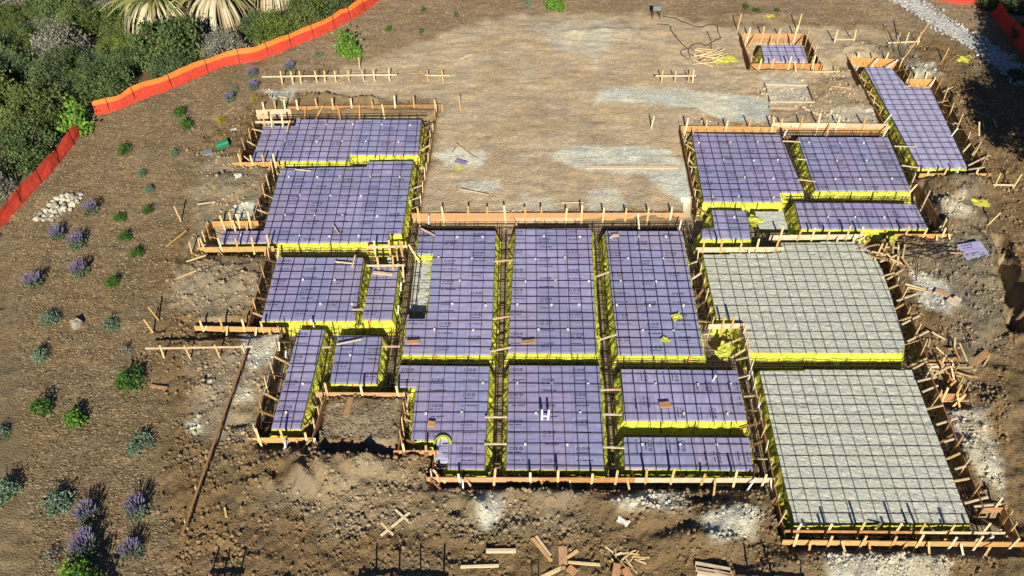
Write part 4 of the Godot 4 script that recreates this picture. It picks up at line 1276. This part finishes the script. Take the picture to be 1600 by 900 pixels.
	pipe([Vector3(-8.38, 0.06, -17.95), Vector3(-8.26, 0.05, -18.82)], 0.05, "pale drain pipe lying in front of the long slim pad", "drain_pipe")
	# black box-out and dark conduits
	b = MB.new()
	b.box(Vector3(0, 0.12, 0), Vector3(0.62, 0.3, 0.34))
	b.box(Vector3(0, 0.29, 0), Vector3(0.66, 0.03, 0.38))
	o = part("floor_box", b.mesh(), M.black, self)
	o.position = Vector3(-4.02, -0.25, -24.98)
	tag(o, "black box at the near end of the gravel recess", "box")
	for k in 7:
		var p := Vector3(10.87 + rng.randf_range(-0.3, 0.4), -0.4, -30.11 + rng.randf_range(-0.2, 0.3))
		pipe([p, p + Vector3(rng.randf_range(-0.2, 0.2), 0.4, rng.randf_range(-0.2, 0.1)), p + Vector3(rng.randf_range(-0.4, 0.4), 0.55, rng.randf_range(-0.3, 0.3))], 0.025, "black conduit poking out of the dark pipe pit", "conduit", M.black, "conduit", "black conduits in the pipe pit")
	# timber lying about
	var k0 := "stick"
	plank(3.38, -34.54, 7.82, -34.56, 0.24, 0.04, "p", "long pinkish plank flat on the pale patch of the yard")
	plank(-2.58, -32.80, -1.25, -32.40, 0.06, 0.04, "p", "thin pale batten slanting on the yard behind the centre pads", k0)
	plank(-2.90, -32.03, -2.77, -33.03, 0.05, 0.03, "s", "short stick pointing away on the yard, left of the batten", k0)
	plank(2.13, -31.97, 3.17, -32.02, 0.05, 0.03, "s", "short pale stick close behind the back form boards", k0)
	plank(-2.96, -36.24, -1.97, -35.14, 0.06, 0.05, "p", "pale batten of the little tripod on the yard", k0)
	plank(-3.12, -35.63, -2.83, -36.35, 0.04, 0.04, "b", "dark short batten beside the yard foam scrap", k0)
	plank(-3.08, -43.96, -2.45, -44.42, 0.05, 0.03, "s", "lone pale stick high in the tan yard", k0)
	plank(-5.85, -42.45, -4.95, -42.51, 0.06, 0.03, "s", "pale batten on the dirt left of the two-stake rail", k0)
	plank(13.26, -41.53, 15.52, -41.42, 0.14, 0.05, "p", "upper pale board of the loose frame on the ground")
	plank(13.24, -39.95, 15.53, -39.91, 0.14, 0.05, "p", "lower pale board of the loose frame on the ground")
	plank(15.51, -41.36, 15.52, -40.02, 0.06, 0.08, "b", "dark end board of the loose frame on the ground")
	plank(13.28, -41.47, 13.24, -39.95, 0.05, 0.05, "b", "thin left side board of the loose frame on the ground")
	plank(14.82, -39.56, 15.56, -38.84, 0.08, 0.04, "s", "slanting plank below the loose frame")
	plank(13.11, -39.44, 14.54, -39.34, 0.2, 0.03, "p", "wide pale board under the loose frame")
	plank(17.59, -42.21, 17.97, -41.26, 0.05, 0.03, "b", "thin slanting batten left of the far strip", k0)
	plank(16.75, -41.43, 17.73, -41.25, 0.05, 0.03, "s", "pale batten left of the far strip, lying level", k0)
	plank(-4.48, -15.06, -3.59, -15.93, 0.09, 0.04, "s", "long slat of the crossed sticks on the brown dirt", k0)
	plank(-4.61, -15.64, -4.06, -15.07, 0.08, 0.04, "s", "lower cross slat of the crossed sticks", k0, -99.0, 0.05)
	plank(-4.08, -16.05, -3.54, -15.54, 0.08, 0.04, "s", "upper cross slat of the crossed sticks", k0, -99.0, 0.05)
	plank(-0.93, -14.48, 0.05, -14.49, 0.12, 0.12, "p", "thick white-painted beam lying level near the bottom edge")
	plank(0.73, -15.09, 1.19, -14.38, 0.1, 0.05, "p", "pale plank leaning in the scrap pile, upper of the pair")
	plank(0.60, -15.00, 1.22, -14.17, 0.12, 0.04, "o", "tan plank in the scrap pile, lower of the pair")
	plank(1.60, -14.70, 1.60, -14.06, 0.28, 0.05, "r", "broad reddish board standing out in the scrap pile", "wood_block")
	plank(1.73, -14.31, 2.10, -14.59, 0.12, 0.05, "s", "short tan board right of the broad reddish board")
	plank(1.77, -14.13, 2.81, -14.05, 0.1, 0.04, "s", "long tapering stick right of the broad reddish board")
	plank(0.88, -13.64, 1.62, -14.00, 0.13, 0.05, "s", "tan plank pointing to the bottom edge from the scrap pile")
	plank(1.76, -13.95, 2.00, -13.73, 0.26, 0.05, "r", "square reddish offcut at the foot of the scrap pile", "wood_block")
	plank(3.36, -14.05, 3.27, -13.63, 0.24, 0.05, "r", "reddish board at the bottom edge, left of a pair", "wood_block")
	plank(3.60, -13.92, 3.74, -13.59, 0.26, 0.05, "r", "reddish board at the bottom edge, right of a pair", "wood_block")
	plank(-1.75, -13.93, -0.50, -13.98, 0.1, 0.05, "s", "level tan plank at the bottom edge near the middle")
	for k in 16:
		var a := rng.randf() * TAU
		var c := Vector2(3.82, -14.32) + Vector2(rng.randf_range(-0.7, 0.7), rng.randf_range(-0.35, 0.35))
		var l := rng.randf_range(0.1, 0.3)
		plank(c.x - cos(a) * l, c.y - sin(a) * l, c.x + cos(a) * l, c.y + sin(a) * l, rng.randf_range(0.03, 0.08), 0.03, "s", "short splintered stick in the scrap heap at the bottom edge", k0, -99.0, 0.1, "splinters in the bottom scrap heap")
	for k in 26:
		var a := rng.randf_range(-0.7, 0.5)
		var c := Vector2(10.66, -44.10) + Vector2(rng.randf_range(-0.6, 0.6), rng.randf_range(-0.6, 0.6))
		var l := rng.randf_range(0.25, 0.7)
		plank(c.x - cos(a) * l, c.y - sin(a) * l, c.x + cos(a) * l, c.y + sin(a) * l, 0.04, 0.03, "s", "thin stake in the heap of sticks left of the boxed little pad", k0, 0.06 + k * 0.008, rng.randf_range(-0.15, 0.15), "sticks in the heap by the boxed pad")
	for k in 24:
		var a := rng.randf() * TAU
		var c := Vector2(23.20, -38.94) + Vector2(rng.randf_range(-1.2, 1.2), rng.randf_range(-2.2, 1.6))
		var l := rng.randf_range(0.3, 0.8)
		plank(c.x - cos(a) * l, c.y - sin(a) * l, c.x + cos(a) * l, c.y + sin(a) * l, 0.045, 0.03, "b" if k % 2 else "s", "weathered stick strewn on the dirt right of the far strip", k0, -99.0, rng.randf_range(-0.2, 0.2), "sticks strewn right of the far strip")
	for k in 18:
		var a := rng.randf() * TAU
		var c := Vector2(16.03, -28.79) + Vector2(rng.randf_range(-0.8, 0.9), rng.randf_range(-0.7, 0.9))
		var l := rng.randf_range(0.25, 0.6)
		plank(c.x - cos(a) * l, c.y - sin(a) * l, c.x + cos(a) * l, c.y + sin(a) * l, 0.07, 0.035, "s" if k % 3 else "r", "loose stake in the jumble at the top right of the upper gravel bed", k0, 0.05 + rng.randf() * 0.3, rng.randf_range(-0.5, 0.5), "stakes jumbled by the upper gravel bed")
	for k in 16:
		var a := rng.randf() * TAU
		var c := Vector2(16.80, -22.69) + Vector2(rng.randf_range(-0.8, 0.8), rng.randf_range(-1.2, 1.3))
		var l := rng.randf_range(0.25, 0.55)
		plank(c.x - cos(a) * l, c.y - sin(a) * l, c.x + cos(a) * l, c.y + sin(a) * l, 0.07, 0.035, "s" if k % 3 else "o", "loose stake in the jumble on the timber box right of the gravel beds", k0, 0.1 + rng.randf() * 0.3, rng.randf_range(-0.5, 0.5), "stakes jumbled on the timber box")
	plank(16.47, -26.81, 17.23, -26.48, 0.08, 0.05, "s", "upper of two pale sticks right of the upper gravel bed", k0)
	plank(16.48, -26.59, 17.34, -26.30, 0.06, 0.05, "s", "lower of two pale sticks right of the upper gravel bed", k0)
	plank(17.64, -26.48, 18.09, -26.16, 0.26, 0.04, "r", "reddish board offcut on the grey dust, upper of three", "wood_block")
	plank(17.97, -25.94, 18.28, -25.65, 0.3, 0.04, "p", "broad pale board offcut on the grey dust", "wood_block")
	plank(18.31, -26.08, 18.44, -25.83, 0.2, 0.05, "p", "small pale board offcut on the grey dust", "wood_block")
	plank(17.85, -22.53, 18.66, -23.12, 0.3, 0.05, "r", "broad reddish board on the dirt right of the timber box")
	plank(18.23, -22.41, 18.66, -22.93, 0.06, 0.04, "s", "thin batten beside the broad reddish board", k0)
	plank(18.88, -28.60, 19.38, -28.60, 0.06, 0.04, "s", "short pale stick touching the loose purple foam square", k0)
	plank(-6.27, -19.85, -6.19, -20.73, 0.22, 0.04, "r", "reddish plank end-on across the flat patch of dirt")
	plank(-13.93, -21.29, -13.26, -21.18, 0.12, 0.05, "r", "reddish board lying alone on the mulch slope")
	plank(-15.37, -28.93, -14.73, -29.97, 0.07, 0.04, "s", "slanting stick left of the foam tongue", k0)
	plank(-14.22, -27.94, -13.46, -28.34, 0.07, 0.04, "s", "upper stick on the grey dirt left of the square pad", k0)
	plank(-14.34, -26.87, -13.61, -27.36, 0.07, 0.04, "s", "lower stick on the grey dirt left of the square pad", k0)
	plank(-14.66, -31.70, -13.85, -31.88, 0.07, 0.05, "p", "level pale stick left of the foam tongue's upper boards", k0)
	plank(-9.93, -16.07, -9.78, -15.70, 0.07, 0.04, "s", "short stick lying downhill of the long rail", k0)
	plank(-15.16, -38.34, -14.57, -39.40, 0.06, 0.04, "s", "thin batten by the yellow shrub", k0)
	plank(-13.00, -40.26, -12.04, -40.15, 0.06, 0.04, "p", "pale batten on the dust above the left wing", k0)
	for q in [[5.89, -14.02, 7.00, -13.80, "upper"], [5.89, -13.89, 7.03, -13.69, "middle"], [5.92, -13.75, 7.05, -13.56, "lower"]]:
		plank(q[0], q[1], q[2], q[3], 0.2, 0.1, "p", q[2 + 2] + " pale board of the little stack at the bottom edge", "plank", 0.12)
	# blocks on the foam
	for q in [[4.28, -29.70, 4.59, -29.70, 0.16, "p", "pale wood block at the far end of the right centre pad"], [0.28, -23.48, 0.79, -23.55, 0.2, "r", "tan wood block at the near end of the middle centre pad"], [-4.31, -23.45, -3.81, -23.49, 0.2, "r", "pinkish wood block at the near end of the left centre pad"],
			[5.41, -20.44, 5.82, -20.47, 0.26, "o", "tan wood block on the wide front pad"], [-3.20, -19.55, -2.94, -19.52, 0.25, "o", "orange chipped wood block on the stepped front pad"], [-7.77, -27.98, -6.93, -27.87, 0.06, "p", "white batten lying on the square left wing pad"],
			[-7.01, -27.67, -6.96, -28.38, 0.06, "s", "stick crossing the white batten on the square left wing pad"], [-10.57, -34.22, -9.79, -34.12, 0.05, "p", "thin batten at the far edge of the largest pad"], [-8.18, -30.30, -7.87, -29.75, 0.05, "p", "white stick near the near edge of the largest pad"],
			[-6.07, -27.33, -5.23, -27.22, 0.16, "p", "grey-white board lying across the slim pad"], [-4.24, -30.11, -3.58, -29.65, 0.07, "p", "slanting batten on the far corner of the left centre pad"]]:
		plank(q[0], q[1], q[2], q[3], q[4], 0.05, q[5], q[6], "wood_block", 0.1)
	# lone stakes
	for q in [[12.70, -47.05, 1.1, -0.03, "upper left of the boxed little pad"], [16.16, -47.06, 1.1, 0.0, "upper right of the boxed little pad"], [-2.87, -39.24, 0.9, 0.02, "alone in the middle of the tan yard"], [6.84, -37.76, 0.7, -0.1, "left of the right wing, alone on the yard"], [-8.52, -42.99, 0.7, 0.0, "just above the longest rail"],
			[23.52, -43.99, 0.8, -0.1, "right of the far strip's end"], [-14.58, -24.00, 0.8, 0.2, "leaning on the mulch edge, lower of a pair"], [-14.56, -24.69, 0.8, 0.25, "leaning on the mulch edge, upper of a pair"], [-15.17, -30.69, 0.9, 0.1, "left of the foam tongue, upper"], [-14.17, -28.62, 0.7, -0.1, "left of the foam tongue, lower"],
			[21.30, -43.97, 2.6, -0.35, "tall and leaning at the corner of the far strip"], [23.19, -37.22, 0.8, 0.3, "right of the far strip, leaning"], [21.37, -30.68, 0.8, -0.3, "beside the dirt heap above the loose foam square"]]:
		stake_alone(q[0], q[1], q[2], q[3], "pale wooden stake standing " + q[4])
	# hose and small machine at the top of the yard
	o = thing("pump", "small grey machine on thin legs at the top of the yard", "machine", Vector3(8.18, gh(8.18, -48.57, 0.2), -48.57))
	b = MB.new()
	b.box(Vector3(0, 0.55, 0), Vector3(0.45, 0.3, 0.3), Basis.IDENTITY, Color.WHITE, 0.05)
	part("tank", b.mesh(), M.grey_metal, o)
	for s in [[-1, -1], [1, -1], [-1, 1], [1, 1]]:
		b = MB.new()
		b.tube(Vector3(s[0] * 0.15, 0.45, s[1] * 0.1), Vector3(s[0] * 0.24, -0.05, s[1] * 0.2), 0.02, 0.02, 5)
		part("leg", b.mesh(), M.black, o)
	var hose := []
	for q in [Vector2(8.17, -47.79), Vector2(8.86, -47.58), Vector2(8.89, -46.89), Vector2(9.14, -46.20), Vector2(9.38, -45.53), Vector2(9.63, -45.20), Vector2(9.28, -45.00), Vector2(9.20, -44.61), Vector2(9.47, -44.23), Vector2(9.66, -44.36), Vector2(9.64, -45.01), Vector2(10.01, -45.60), Vector2(10.41, -45.67), Vector2(10.71, -45.47), Vector2(11.28, -45.95), Vector2(11.61, -46.22), Vector2(11.57, -46.90), Vector2(11.60, -47.60), Vector2(11.09, -47.66), Vector2(10.69, -47.45), Vector2(9.86, -47.87), Vector2(9.18, -48.44), Vector2(8.59, -48.58)]:
		hose.append(q)
	var pts := []
	var c2 := Curve2D.new()
	for k in hose.size():
		var t: Vector2 = (hose[mini(k + 1, hose.size() - 1)] - hose[maxi(k - 1, 0)]) * 0.2
		c2.add_point(hose[k], -t, t)
	for q in c2.tessellate(3, 6): pts.append(Vector3(q.x, gh(q.x, q.y, 0.3) + 0.025, q.y))
	pipe(pts, 0.022, "long black hose looping over the top of the yard", "hose", M.black, "hose")
	# odds and ends on the left
	o = thing("tool_pile", "green tool bag with a blue sheet beside the left wing", "tool bag", Vector3(-14.46, gh(-14.46, -36.08, 0.4), -36.08))
	b = MB.new()
	b.box(Vector3(0, 0.2, 0), Vector3(0.6, 0.36, 0.34), Basis.from_euler(Vector3(0.1, 0.5, 0.1)), Color.WHITE, 0.08)
	part("bag", b.mesh(), M.green_tool, o)
	b = MB.new()
	b.box(Vector3(-0.75, 0.06, 0.5), Vector3(0.7, 0.08, 0.4), Basis.from_euler(Vector3(0.1, 0.3, 0.05)), Color.WHITE, 0.03)
	part("folded_sheet", b.mesh(), M.grey_metal, o)
	film(3.69, -15.63, 0.22, 0.42, -0.55, -99.0, "small white card lying on the dirt in front of the slab", M.white)
	film(-11.76, -21.43, 0.15, 0.3, 0.2, -99.0, "small white wrapper on the clods left of the slab", M.white)
	film(18.20, -39.30, 0.25, 0.4, 0.4, -99.0, "white crumpled paper left of the far strip", M.white)
	film(-13.21, -33.63, 0.35, 0.4, 0.4, -99.0, "white crumpled bag below the topmost pad's boards", M.white)
	film(-14.25, -37.49, 0.2, 0.3, 0.4, -99.0, "white scrap beside the green tool bag", M.white)
	# rebar offcut loops and bars standing about
	for q in [[10.97, -47.04, 10.82, -44.23, "curving over the stick heap"], [21.24, -47.65, 21.02, -44.61, "behind the far strip's end boards"], [17.29, -28.59, 17.02, -27.04, "lying by the upper gravel bed"], [18.04, -24.52, 18.04, -23.31, "lying on the dust right of the timber box"], [20.63, -30.46, 20.85, -28.81, "lying above the loose foam square"]]:
		pipe([Vector3(q[0], gh(q[0], q[1]) + 0.05, q[1]), Vector3(lerpf(q[0], q[2], 0.5) + 0.1, 0.22, lerpf(q[1], q[3], 0.5)), Vector3(q[2], gh(q[2], q[3]) + 0.04, q[3])], 0.016, "dark rebar offcut " + q[4], "rebar_offcut", M.steel_dark, "rebar")
	for k in 20:
		var p := Vector2(17.73, -28.67) + Vector2(rng.randf_range(-1.1, 1.1), rng.randf_range(-0.35, 0.35))
		var a := rng.randf_range(-0.5, 0.5)
		pipe([Vector3(p.x - 0.5 * cos(a), gh(p.x, p.y) + 0.08, p.y - 0.5 * sin(a)), Vector3(p.x, gh(p.x, p.y) + 0.16 + 0.06 * rng.randf(), p.y + 0.1), Vector3(p.x + 0.5 * cos(a), gh(p.x, p.y) + 0.08, p.y + 0.5 * sin(a))], 0.018, "dark bent tie rod in the heap below the right wing corner", "tie_rod", M.steel_dark, "rebar", "dark tie rods heaped below the right wing")
	for k in 4:
		var p := Vector2(0.59, -13.79) + Vector2(k * 0.22, 0.0)
		if k > 1: p = Vector2(7.57, -14.05) + Vector2((k - 2) * 0.8, 0.4)
		pipe([Vector3(p.x, -0.1, p.y + 0.4), Vector3(p.x, 0.55, p.y + 0.4)], 0.016, "upright rebar pin by the bottom edge, " + ["left of the scrap pile", "close left of the scrap pile", "left of the lower gravel corner", "nearest the lower gravel corner"][k], "rebar_pin", M.steel_dark, "rebar")
	# boulders in a patch on the slope
	var rocks := []
	for k in 5: rocks.append(rock_mesh(200 + k, 0.28, 5))
	var bed := poly([-21.76,-30.56, -21.73,-31.39, -21.28,-32.29, -20.22,-32.52, -20.18,-31.84, -20.57,-31.09, -20.95,-30.65])
	var rb := Rect2(bed[0], Vector2.ZERO)
	for q in bed: rb = rb.expand(q)
	var placed := []
	for k in 900:
		var p := Vector2(rng.randf_range(rb.position.x, rb.end.x), rng.randf_range(rb.position.y, rb.end.y))
		if inside(p, bed) < 0.0: continue
		var s := rng.randf_range(0.15, 0.34)
		var ok := true
		for q in placed:
			if p.distance_to(q[0]) < (s + q[1]) * 0.38:
				ok = false
				break
		if not ok: continue
		placed.append([p, s])
		var st := part("boulder", rocks[rng.randi() % 5], M.stone[rng.randi() % 4], self)
		st.transform = Transform3D(Basis.from_euler(Vector3(rng.randf_range(-0.3, 0.3), rng.randf() * TAU, 0)).scaled(Vector3.ONE * s), Vector3(p.x, gh(p.x, p.y, 0.2) + s * 0.22, p.y))
		tag(st, "pale boulder in the patch of stones on the mulch slope", "boulder", "boulders in the stone patch")
	var st2 := part("boulder", rocks[2], M.stone[3], self)
	st2.transform = Transform3D(Basis.IDENTITY.scaled(Vector3(0.5, 0.6, 0.5)), Vector3(-17.79, 0.1, -24.39))
	tag(st2, "lone dark stone between the sage shrubs on the slope", "boulder")
	fences()

func fence(line: Array, label: String, hgt: float, lean: float, two := true):
	# a sheet of plastic netting hung on stakes, the upper strip of it orange
	var o := thing("safety_fence", label, "fence", Vector3(line[0].x, 0, line[0].y), 0.0, "orange safety fencing")
	var org := o.position
	var c := Curve2D.new()
	for k in line.size():
		var t: Vector2 = (line[mini(k + 1, line.size() - 1)] - line[maxi(k - 1, 0)]) * 0.16
		c.add_point(line[k], -t, t)
	c.bake_interval = 0.25
	var pts := c.get_baked_points()
	var lo := MB.new()
	var hi := MB.new()
	var prev := []
	for k in pts.size():
		var p := pts[k]
		var d := (pts[mini(k + 1, pts.size() - 1)] - pts[maxi(k - 1, 0)]).normalized()
		var nn := Vector2(d.y, -d.x)      # towards the outside
		var gy := gh(p.x, p.y, 0.1)
		var sag := 0.03 * sin(k * 0.5) + 0.10 * nb.get_noise_2d(k * 0.05, 3.0)
		var row := []
		for f in [0.0, 0.25, 0.5, 0.68, 0.7, 0.85, 1.0]:
			var bulge: float = 0.07 * sin(f * 3.0 + k * 0.15) * nb.get_noise_2d(k * 0.08, f) * 2.0
			var q: Vector2 = p - nn * (lean * (1.0 - f) + bulge)
			row.append(Vector3(q.x, gy - 0.05 + (hgt + sag) * f, q.y) - org)
		if prev:
			for r in 3: lo.quad(prev[r], row[r], row[r + 1], prev[r + 1])
			for r in range(3, 6): (hi if two else lo).quad(prev[r], row[r], row[r + 1], prev[r + 1])
		prev = row
		if k % 9 == 4:
			var b := MB.new()
			b.tube(Vector3(p.x - nn.x * (lean + 0.07), gy - 0.3, p.y - nn.y * (lean + 0.07)) - org, Vector3(p.x - nn.x * 0.05, gy + hgt + 0.16, p.y - nn.y * 0.05) - org, 0.013, 0.013, 5)
			part("post", b.mesh(), M.steel_dark, o)
	part("lower_net", lo.mesh(), M.mesh_red, o)
	if two: part("upper_net", hi.mesh(), M.mesh_orange, o)

func fences():
	fence(FENCE.slice(0, 5), "red-orange safety fence at the left edge below the gap", 0.62, 0.25, false)
	fence(FENCE.slice(5, 16), "long orange and red safety fence curving along the thicket", 0.76, 0.3)
	fence([Vector2(28.19, -48.97), Vector2(28.21, -47.69), Vector2(28.28, -46.18), Vector2(28.32, -44.46), Vector2(28.40, -42.76)], "red safety fence in the shade at the top right corner", 0.9, 0.25, false)
	fence([Vector2(25.24, -50.74), Vector2(26.56, -50.29), Vector2(27.73, -50.38)], "dark pink netting at the top edge near the pebble swale", 0.7, 0.2, false)

func planting():
	rng.seed = 88
	var lists := [[], [], []]
	for q in [[-17.25, -38.72, 0.8], [-16.65, -37.63, 0.85], [-19.20, -35.65, 0.8], [-16.85, -31.29, 0.6], [-17.94, -30.71, 0.65], [-17.35, -29.49, 0.7], [-16.49, -28.48, 0.7], [-17.01, -26.70, 0.75], [-17.64, -20.14, 1.0], [-14.68, -21.41, 1.35], [-5.51, -49.22, 0.4], [-3.51, -48.65, 0.42], [-7.34, -47.00, 0.5], [-5.44, -46.74, 0.42], [13.65, -49.63, 0.5], [14.13, -48.90, 0.45], [15.36, -49.05, 0.4]]:
		lists[0].append(q)
	for q in [[-10.96, -44.37, 0.6], [-14.91, -40.84, 0.55], [-16.66, -35.41, 0.6], [-17.84, -33.94, 0.62], [-17.18, -32.77, 0.65], [-18.93, -24.53, 0.9], [-18.67, -22.72, 0.9], [-16.38, -24.40, 0.85], [-13.56, -18.60, 1.15], [-17.57, -16.60, 1.3], [-15.68, -16.16, 1.25], [0.71, -49.85, 0.6], [-18.75, -18.98, 0.8]]:
		lists[1].append(q)
	for q in [[-12.36, -42.97, 0.8], [-14.26, -42.34, 0.75], [-13.91, -41.14, 0.75], [-14.96, -39.97, 0.75], [-19.40, -31.27, 0.9], [-20.31, -29.56, 0.95], [-19.30, -29.03, 1.0], [-18.58, -27.26, 1.0], [-20.30, -26.57, 1.0], [-14.47, -15.68, 1.05], [-12.88, -15.91, 1.1], [-14.14, -14.54, 1.25], [-12.58, -14.37, 1.0]]:
		lists[2].append(q)
	for k in 3:
		lists[k].sort_custom(func(a, b): return a[1] < b[1])
		for q in lists[k]: plant(["green", "sage", "lavender"][k], q[0], q[1], q[2])
	plant("bright", -9.34, -44.51, 1.7, "tall bright green shrub standing alone before the orange fence", 1.35)
	plant("bright", -16.15, -19.62, 1.0, "fresh bright green shrub low on the mulch slope")
	plant("bright", 2.38, -49.42, 1.6, "green bush cut by the top edge of the picture", 0.8)
	plant("bright", -22.03, -37.82, 2.3, "green shrub growing in the gap of the safety fence", 0.9)
	plant("bright", -14.18, -13.64, 1.3, "green shrub in the bottom left, in the long shadow")
	plant("yellow", -13.65, -40.15, 0.55, "yellow flowering shrub above the left wing, upper of two")
	plant("yellow", -14.99, -38.18, 0.7, "yellow flowering shrub beside the thin batten, lower of two")
	plant("grey", -15.42, -23.00, 0.75, "sparse grey half-dry shrub near the mulch edge")
	plant("grey", -15.15, -14.20, 0.9, "sparse grey-green shrub at the bottom left between lavenders")
	plant("green", -13.41, -13.06, 1.3, "tall slender dark shrub at the bottom left corner throwing the long shadow", 1.6)

func thicket():
	rng.seed = 99
	make_crowns()
	# dense scrub beyond the fence
	var spots := []
	for k in 3200:
		var p := Vector2(rng.randf_range(-40.0, -9.0), rng.randf_range(-63.0, -26.0))
		var o := outside_fence(p)
		if o < 0.9 or o > 25.0: continue
		var s := rng.randf_range(0.9, 2.6)
		if o < s * 0.85 + 0.1: continue
		if p.distance_to(Vector2(-19.12, -48.71)) < 3.4 or p.distance_to(Vector2(-14.45, -49.99)) < 2.0: continue
		var ok := true
		for q in spots:
			if p.distance_to(q[0]) < (s + q[1]) * 0.66:
				ok = false
				break
		if ok: spots.append([p, s, o])
	for q in spots:
		var v := rng.randf()
		var k := 0 if v < 0.26 else (1 if v < 0.46 else (2 if v < 0.68 else (3 if v < 0.86 else (4 if v < 0.92 else 5))))
		var row := "hard behind the fence" if q[2] < 2.6 else ("a few steps behind the fence" if q[2] < 5.5 else ("midway up the thicket" if q[2] < 11.0 else "far back in the thicket"))
		var along := "left of the stone patch" if q[0].y > -35.0 else ("left of the fence gap" if q[0].y > -40.0 else ("above the fence gap" if q[0].x < -22.0 else ("below the palms" if q[0].x < -14.0 else "right of the palms")))
		bush(k, q[0].x, q[0].y, q[1], rng.randf_range(0.95, 1.45), "%s %s, %s, %s" % ["small" if q[1] < 1.3 else ("large" if q[1] > 1.9 else "middling"), CROWN_LOOK[k], row, along])
	# palms with a skirt of dry fronds at the top edge
	for q in [[-21.56, -50.03, 3.0, "leftmost of the dry-skirted palms at the top edge"], [-17.76, -50.20, 3.0, "middle one of the dry-skirted palms at the top edge"], [-14.25, -50.98, 2.3, "rightmost of the dry-skirted palms at the top edge"]]:
		palm(q[0], q[1], q[2], q[3])
	# trees and scrub at the top right; the tall ones stand beside the frame and shade the swale
	bush(1, 28.34, -50.46, 1.3, 0.9, "green scrub bush at the top right behind the dark pink netting", "scrub at the top right")
	bush(3, 29.84, -49.87, 1.2, 0.9, "green scrub bush above the red fence at the top right", "scrub at the top right")
	bush(0, 28.88, -46.31, 1.1, 0.9, "dark scrub bush behind the red fence at the top right", "scrub at the top right")
	bush(3, 27.04, -42.57, 0.6, 0.8, "little green bush at the end of the pebble swale", "scrub at the top right")
	for q in [[25.9, -32.6, 2.7, 6.0], [28.0, -34.0, 2.8, 6.5], [28.4, -37.2, 2.7, 6.5], [29.6, -40.6, 2.6, 6.5], [32.0, -39.0, 2.8, 6.5]]:
		tall_tree(q[0], q[1], q[2], q[3])
func palm(x: float, z: float, r: float, which: String):
	var o := thing("palm", which, "palm", Vector3(x, gh(x, z, 0.2), z))
	var b := MB.new()
	var h := 2.2
	b.tube(Vector3(0, -0.3, 0), Vector3(0, h, 0), 0.3, 0.24, 9)
	part("trunk", b.mesh(), M.bark, o)
	var dry := [flat(srgb(168, 156, 128), 0.9), flat(srgb(138, 126, 102), 0.9), flat(srgb(188, 178, 152), 0.9)]
	var grn := [flat(srgb(104, 116, 58), 0.7), flat(srgb(128, 128, 68), 0.7)]
	for k in 230:
		var a := rng.randf() * TAU
		var green := k >= 185
		var l := r * rng.randf_range(0.7, 1.1)
		var f := MB.new()
		var prev := []
		var w0 := rng.randf_range(0.07, 0.15) * (1.3 if green else 1.0)
		for s in 7:
			var t := s / 6.0
			var rad := 0.2 + l * (t * 0.95 if green else sin(t * 1.35) * 0.72)
			var y := h + (0.9 * sin(t * 2.4) * rng.randf_range(0.9, 1.0) - 0.35 * t if green else 0.2 * sin(t * 3.0) - t * t * h * 0.98)
			var p := Vector3(cos(a) * rad, y, sin(a) * rad)
			var side := Vector3(-sin(a), 0.25, cos(a)) * w0 * (1.05 - t * 0.9)
			var row := [p - side, p + Vector3(0, 0.04, 0), p + side]
			if prev:
				for e in 2: f.quad(prev[e], row[e], row[e + 1], prev[e + 1])
			prev = row
		part("green_frond" if green else "dry_frond", f.mesh(), grn[k % 2] if green else dry[k % 3], o)
func tall_tree(x: float, z: float, r: float, h: float):
	var o := thing("oak_tree", "oak tree beside the frame shading the right edge of the site", "tree", Vector3(x, gh(x, z, 0.2), z), rng.randf() * TAU, "oaks beside the frame")
	var b := MB.new()
	b.tube(Vector3(0, -0.3, 0), Vector3(0.2, h * 0.55, 0), 0.28, 0.17, 9)
	for k in 7:
		var a := TAU * k / 7.0
		b.tube(Vector3(0.2, h * 0.5, 0), Vector3(cos(a) * r * 0.6, h * 0.8, sin(a) * r * 0.6), 0.12, 0.03, 6)
	part("trunk", b.mesh(), M.bark, o)
	part("crown", crowns[0], M.leaf, o, Transform3D(Basis.IDENTITY.scaled(Vector3(r, r * 0.9, r)), Vector3(0, h * 0.55, 0)))
	part("crown", crowns[3], M.leaf, o, Transform3D(Basis.from_euler(Vector3(0, 2, 0)).scaled(Vector3(r, r * 0.8, r) * 0.85), Vector3(0.3, h * 0.5, 0.2)))
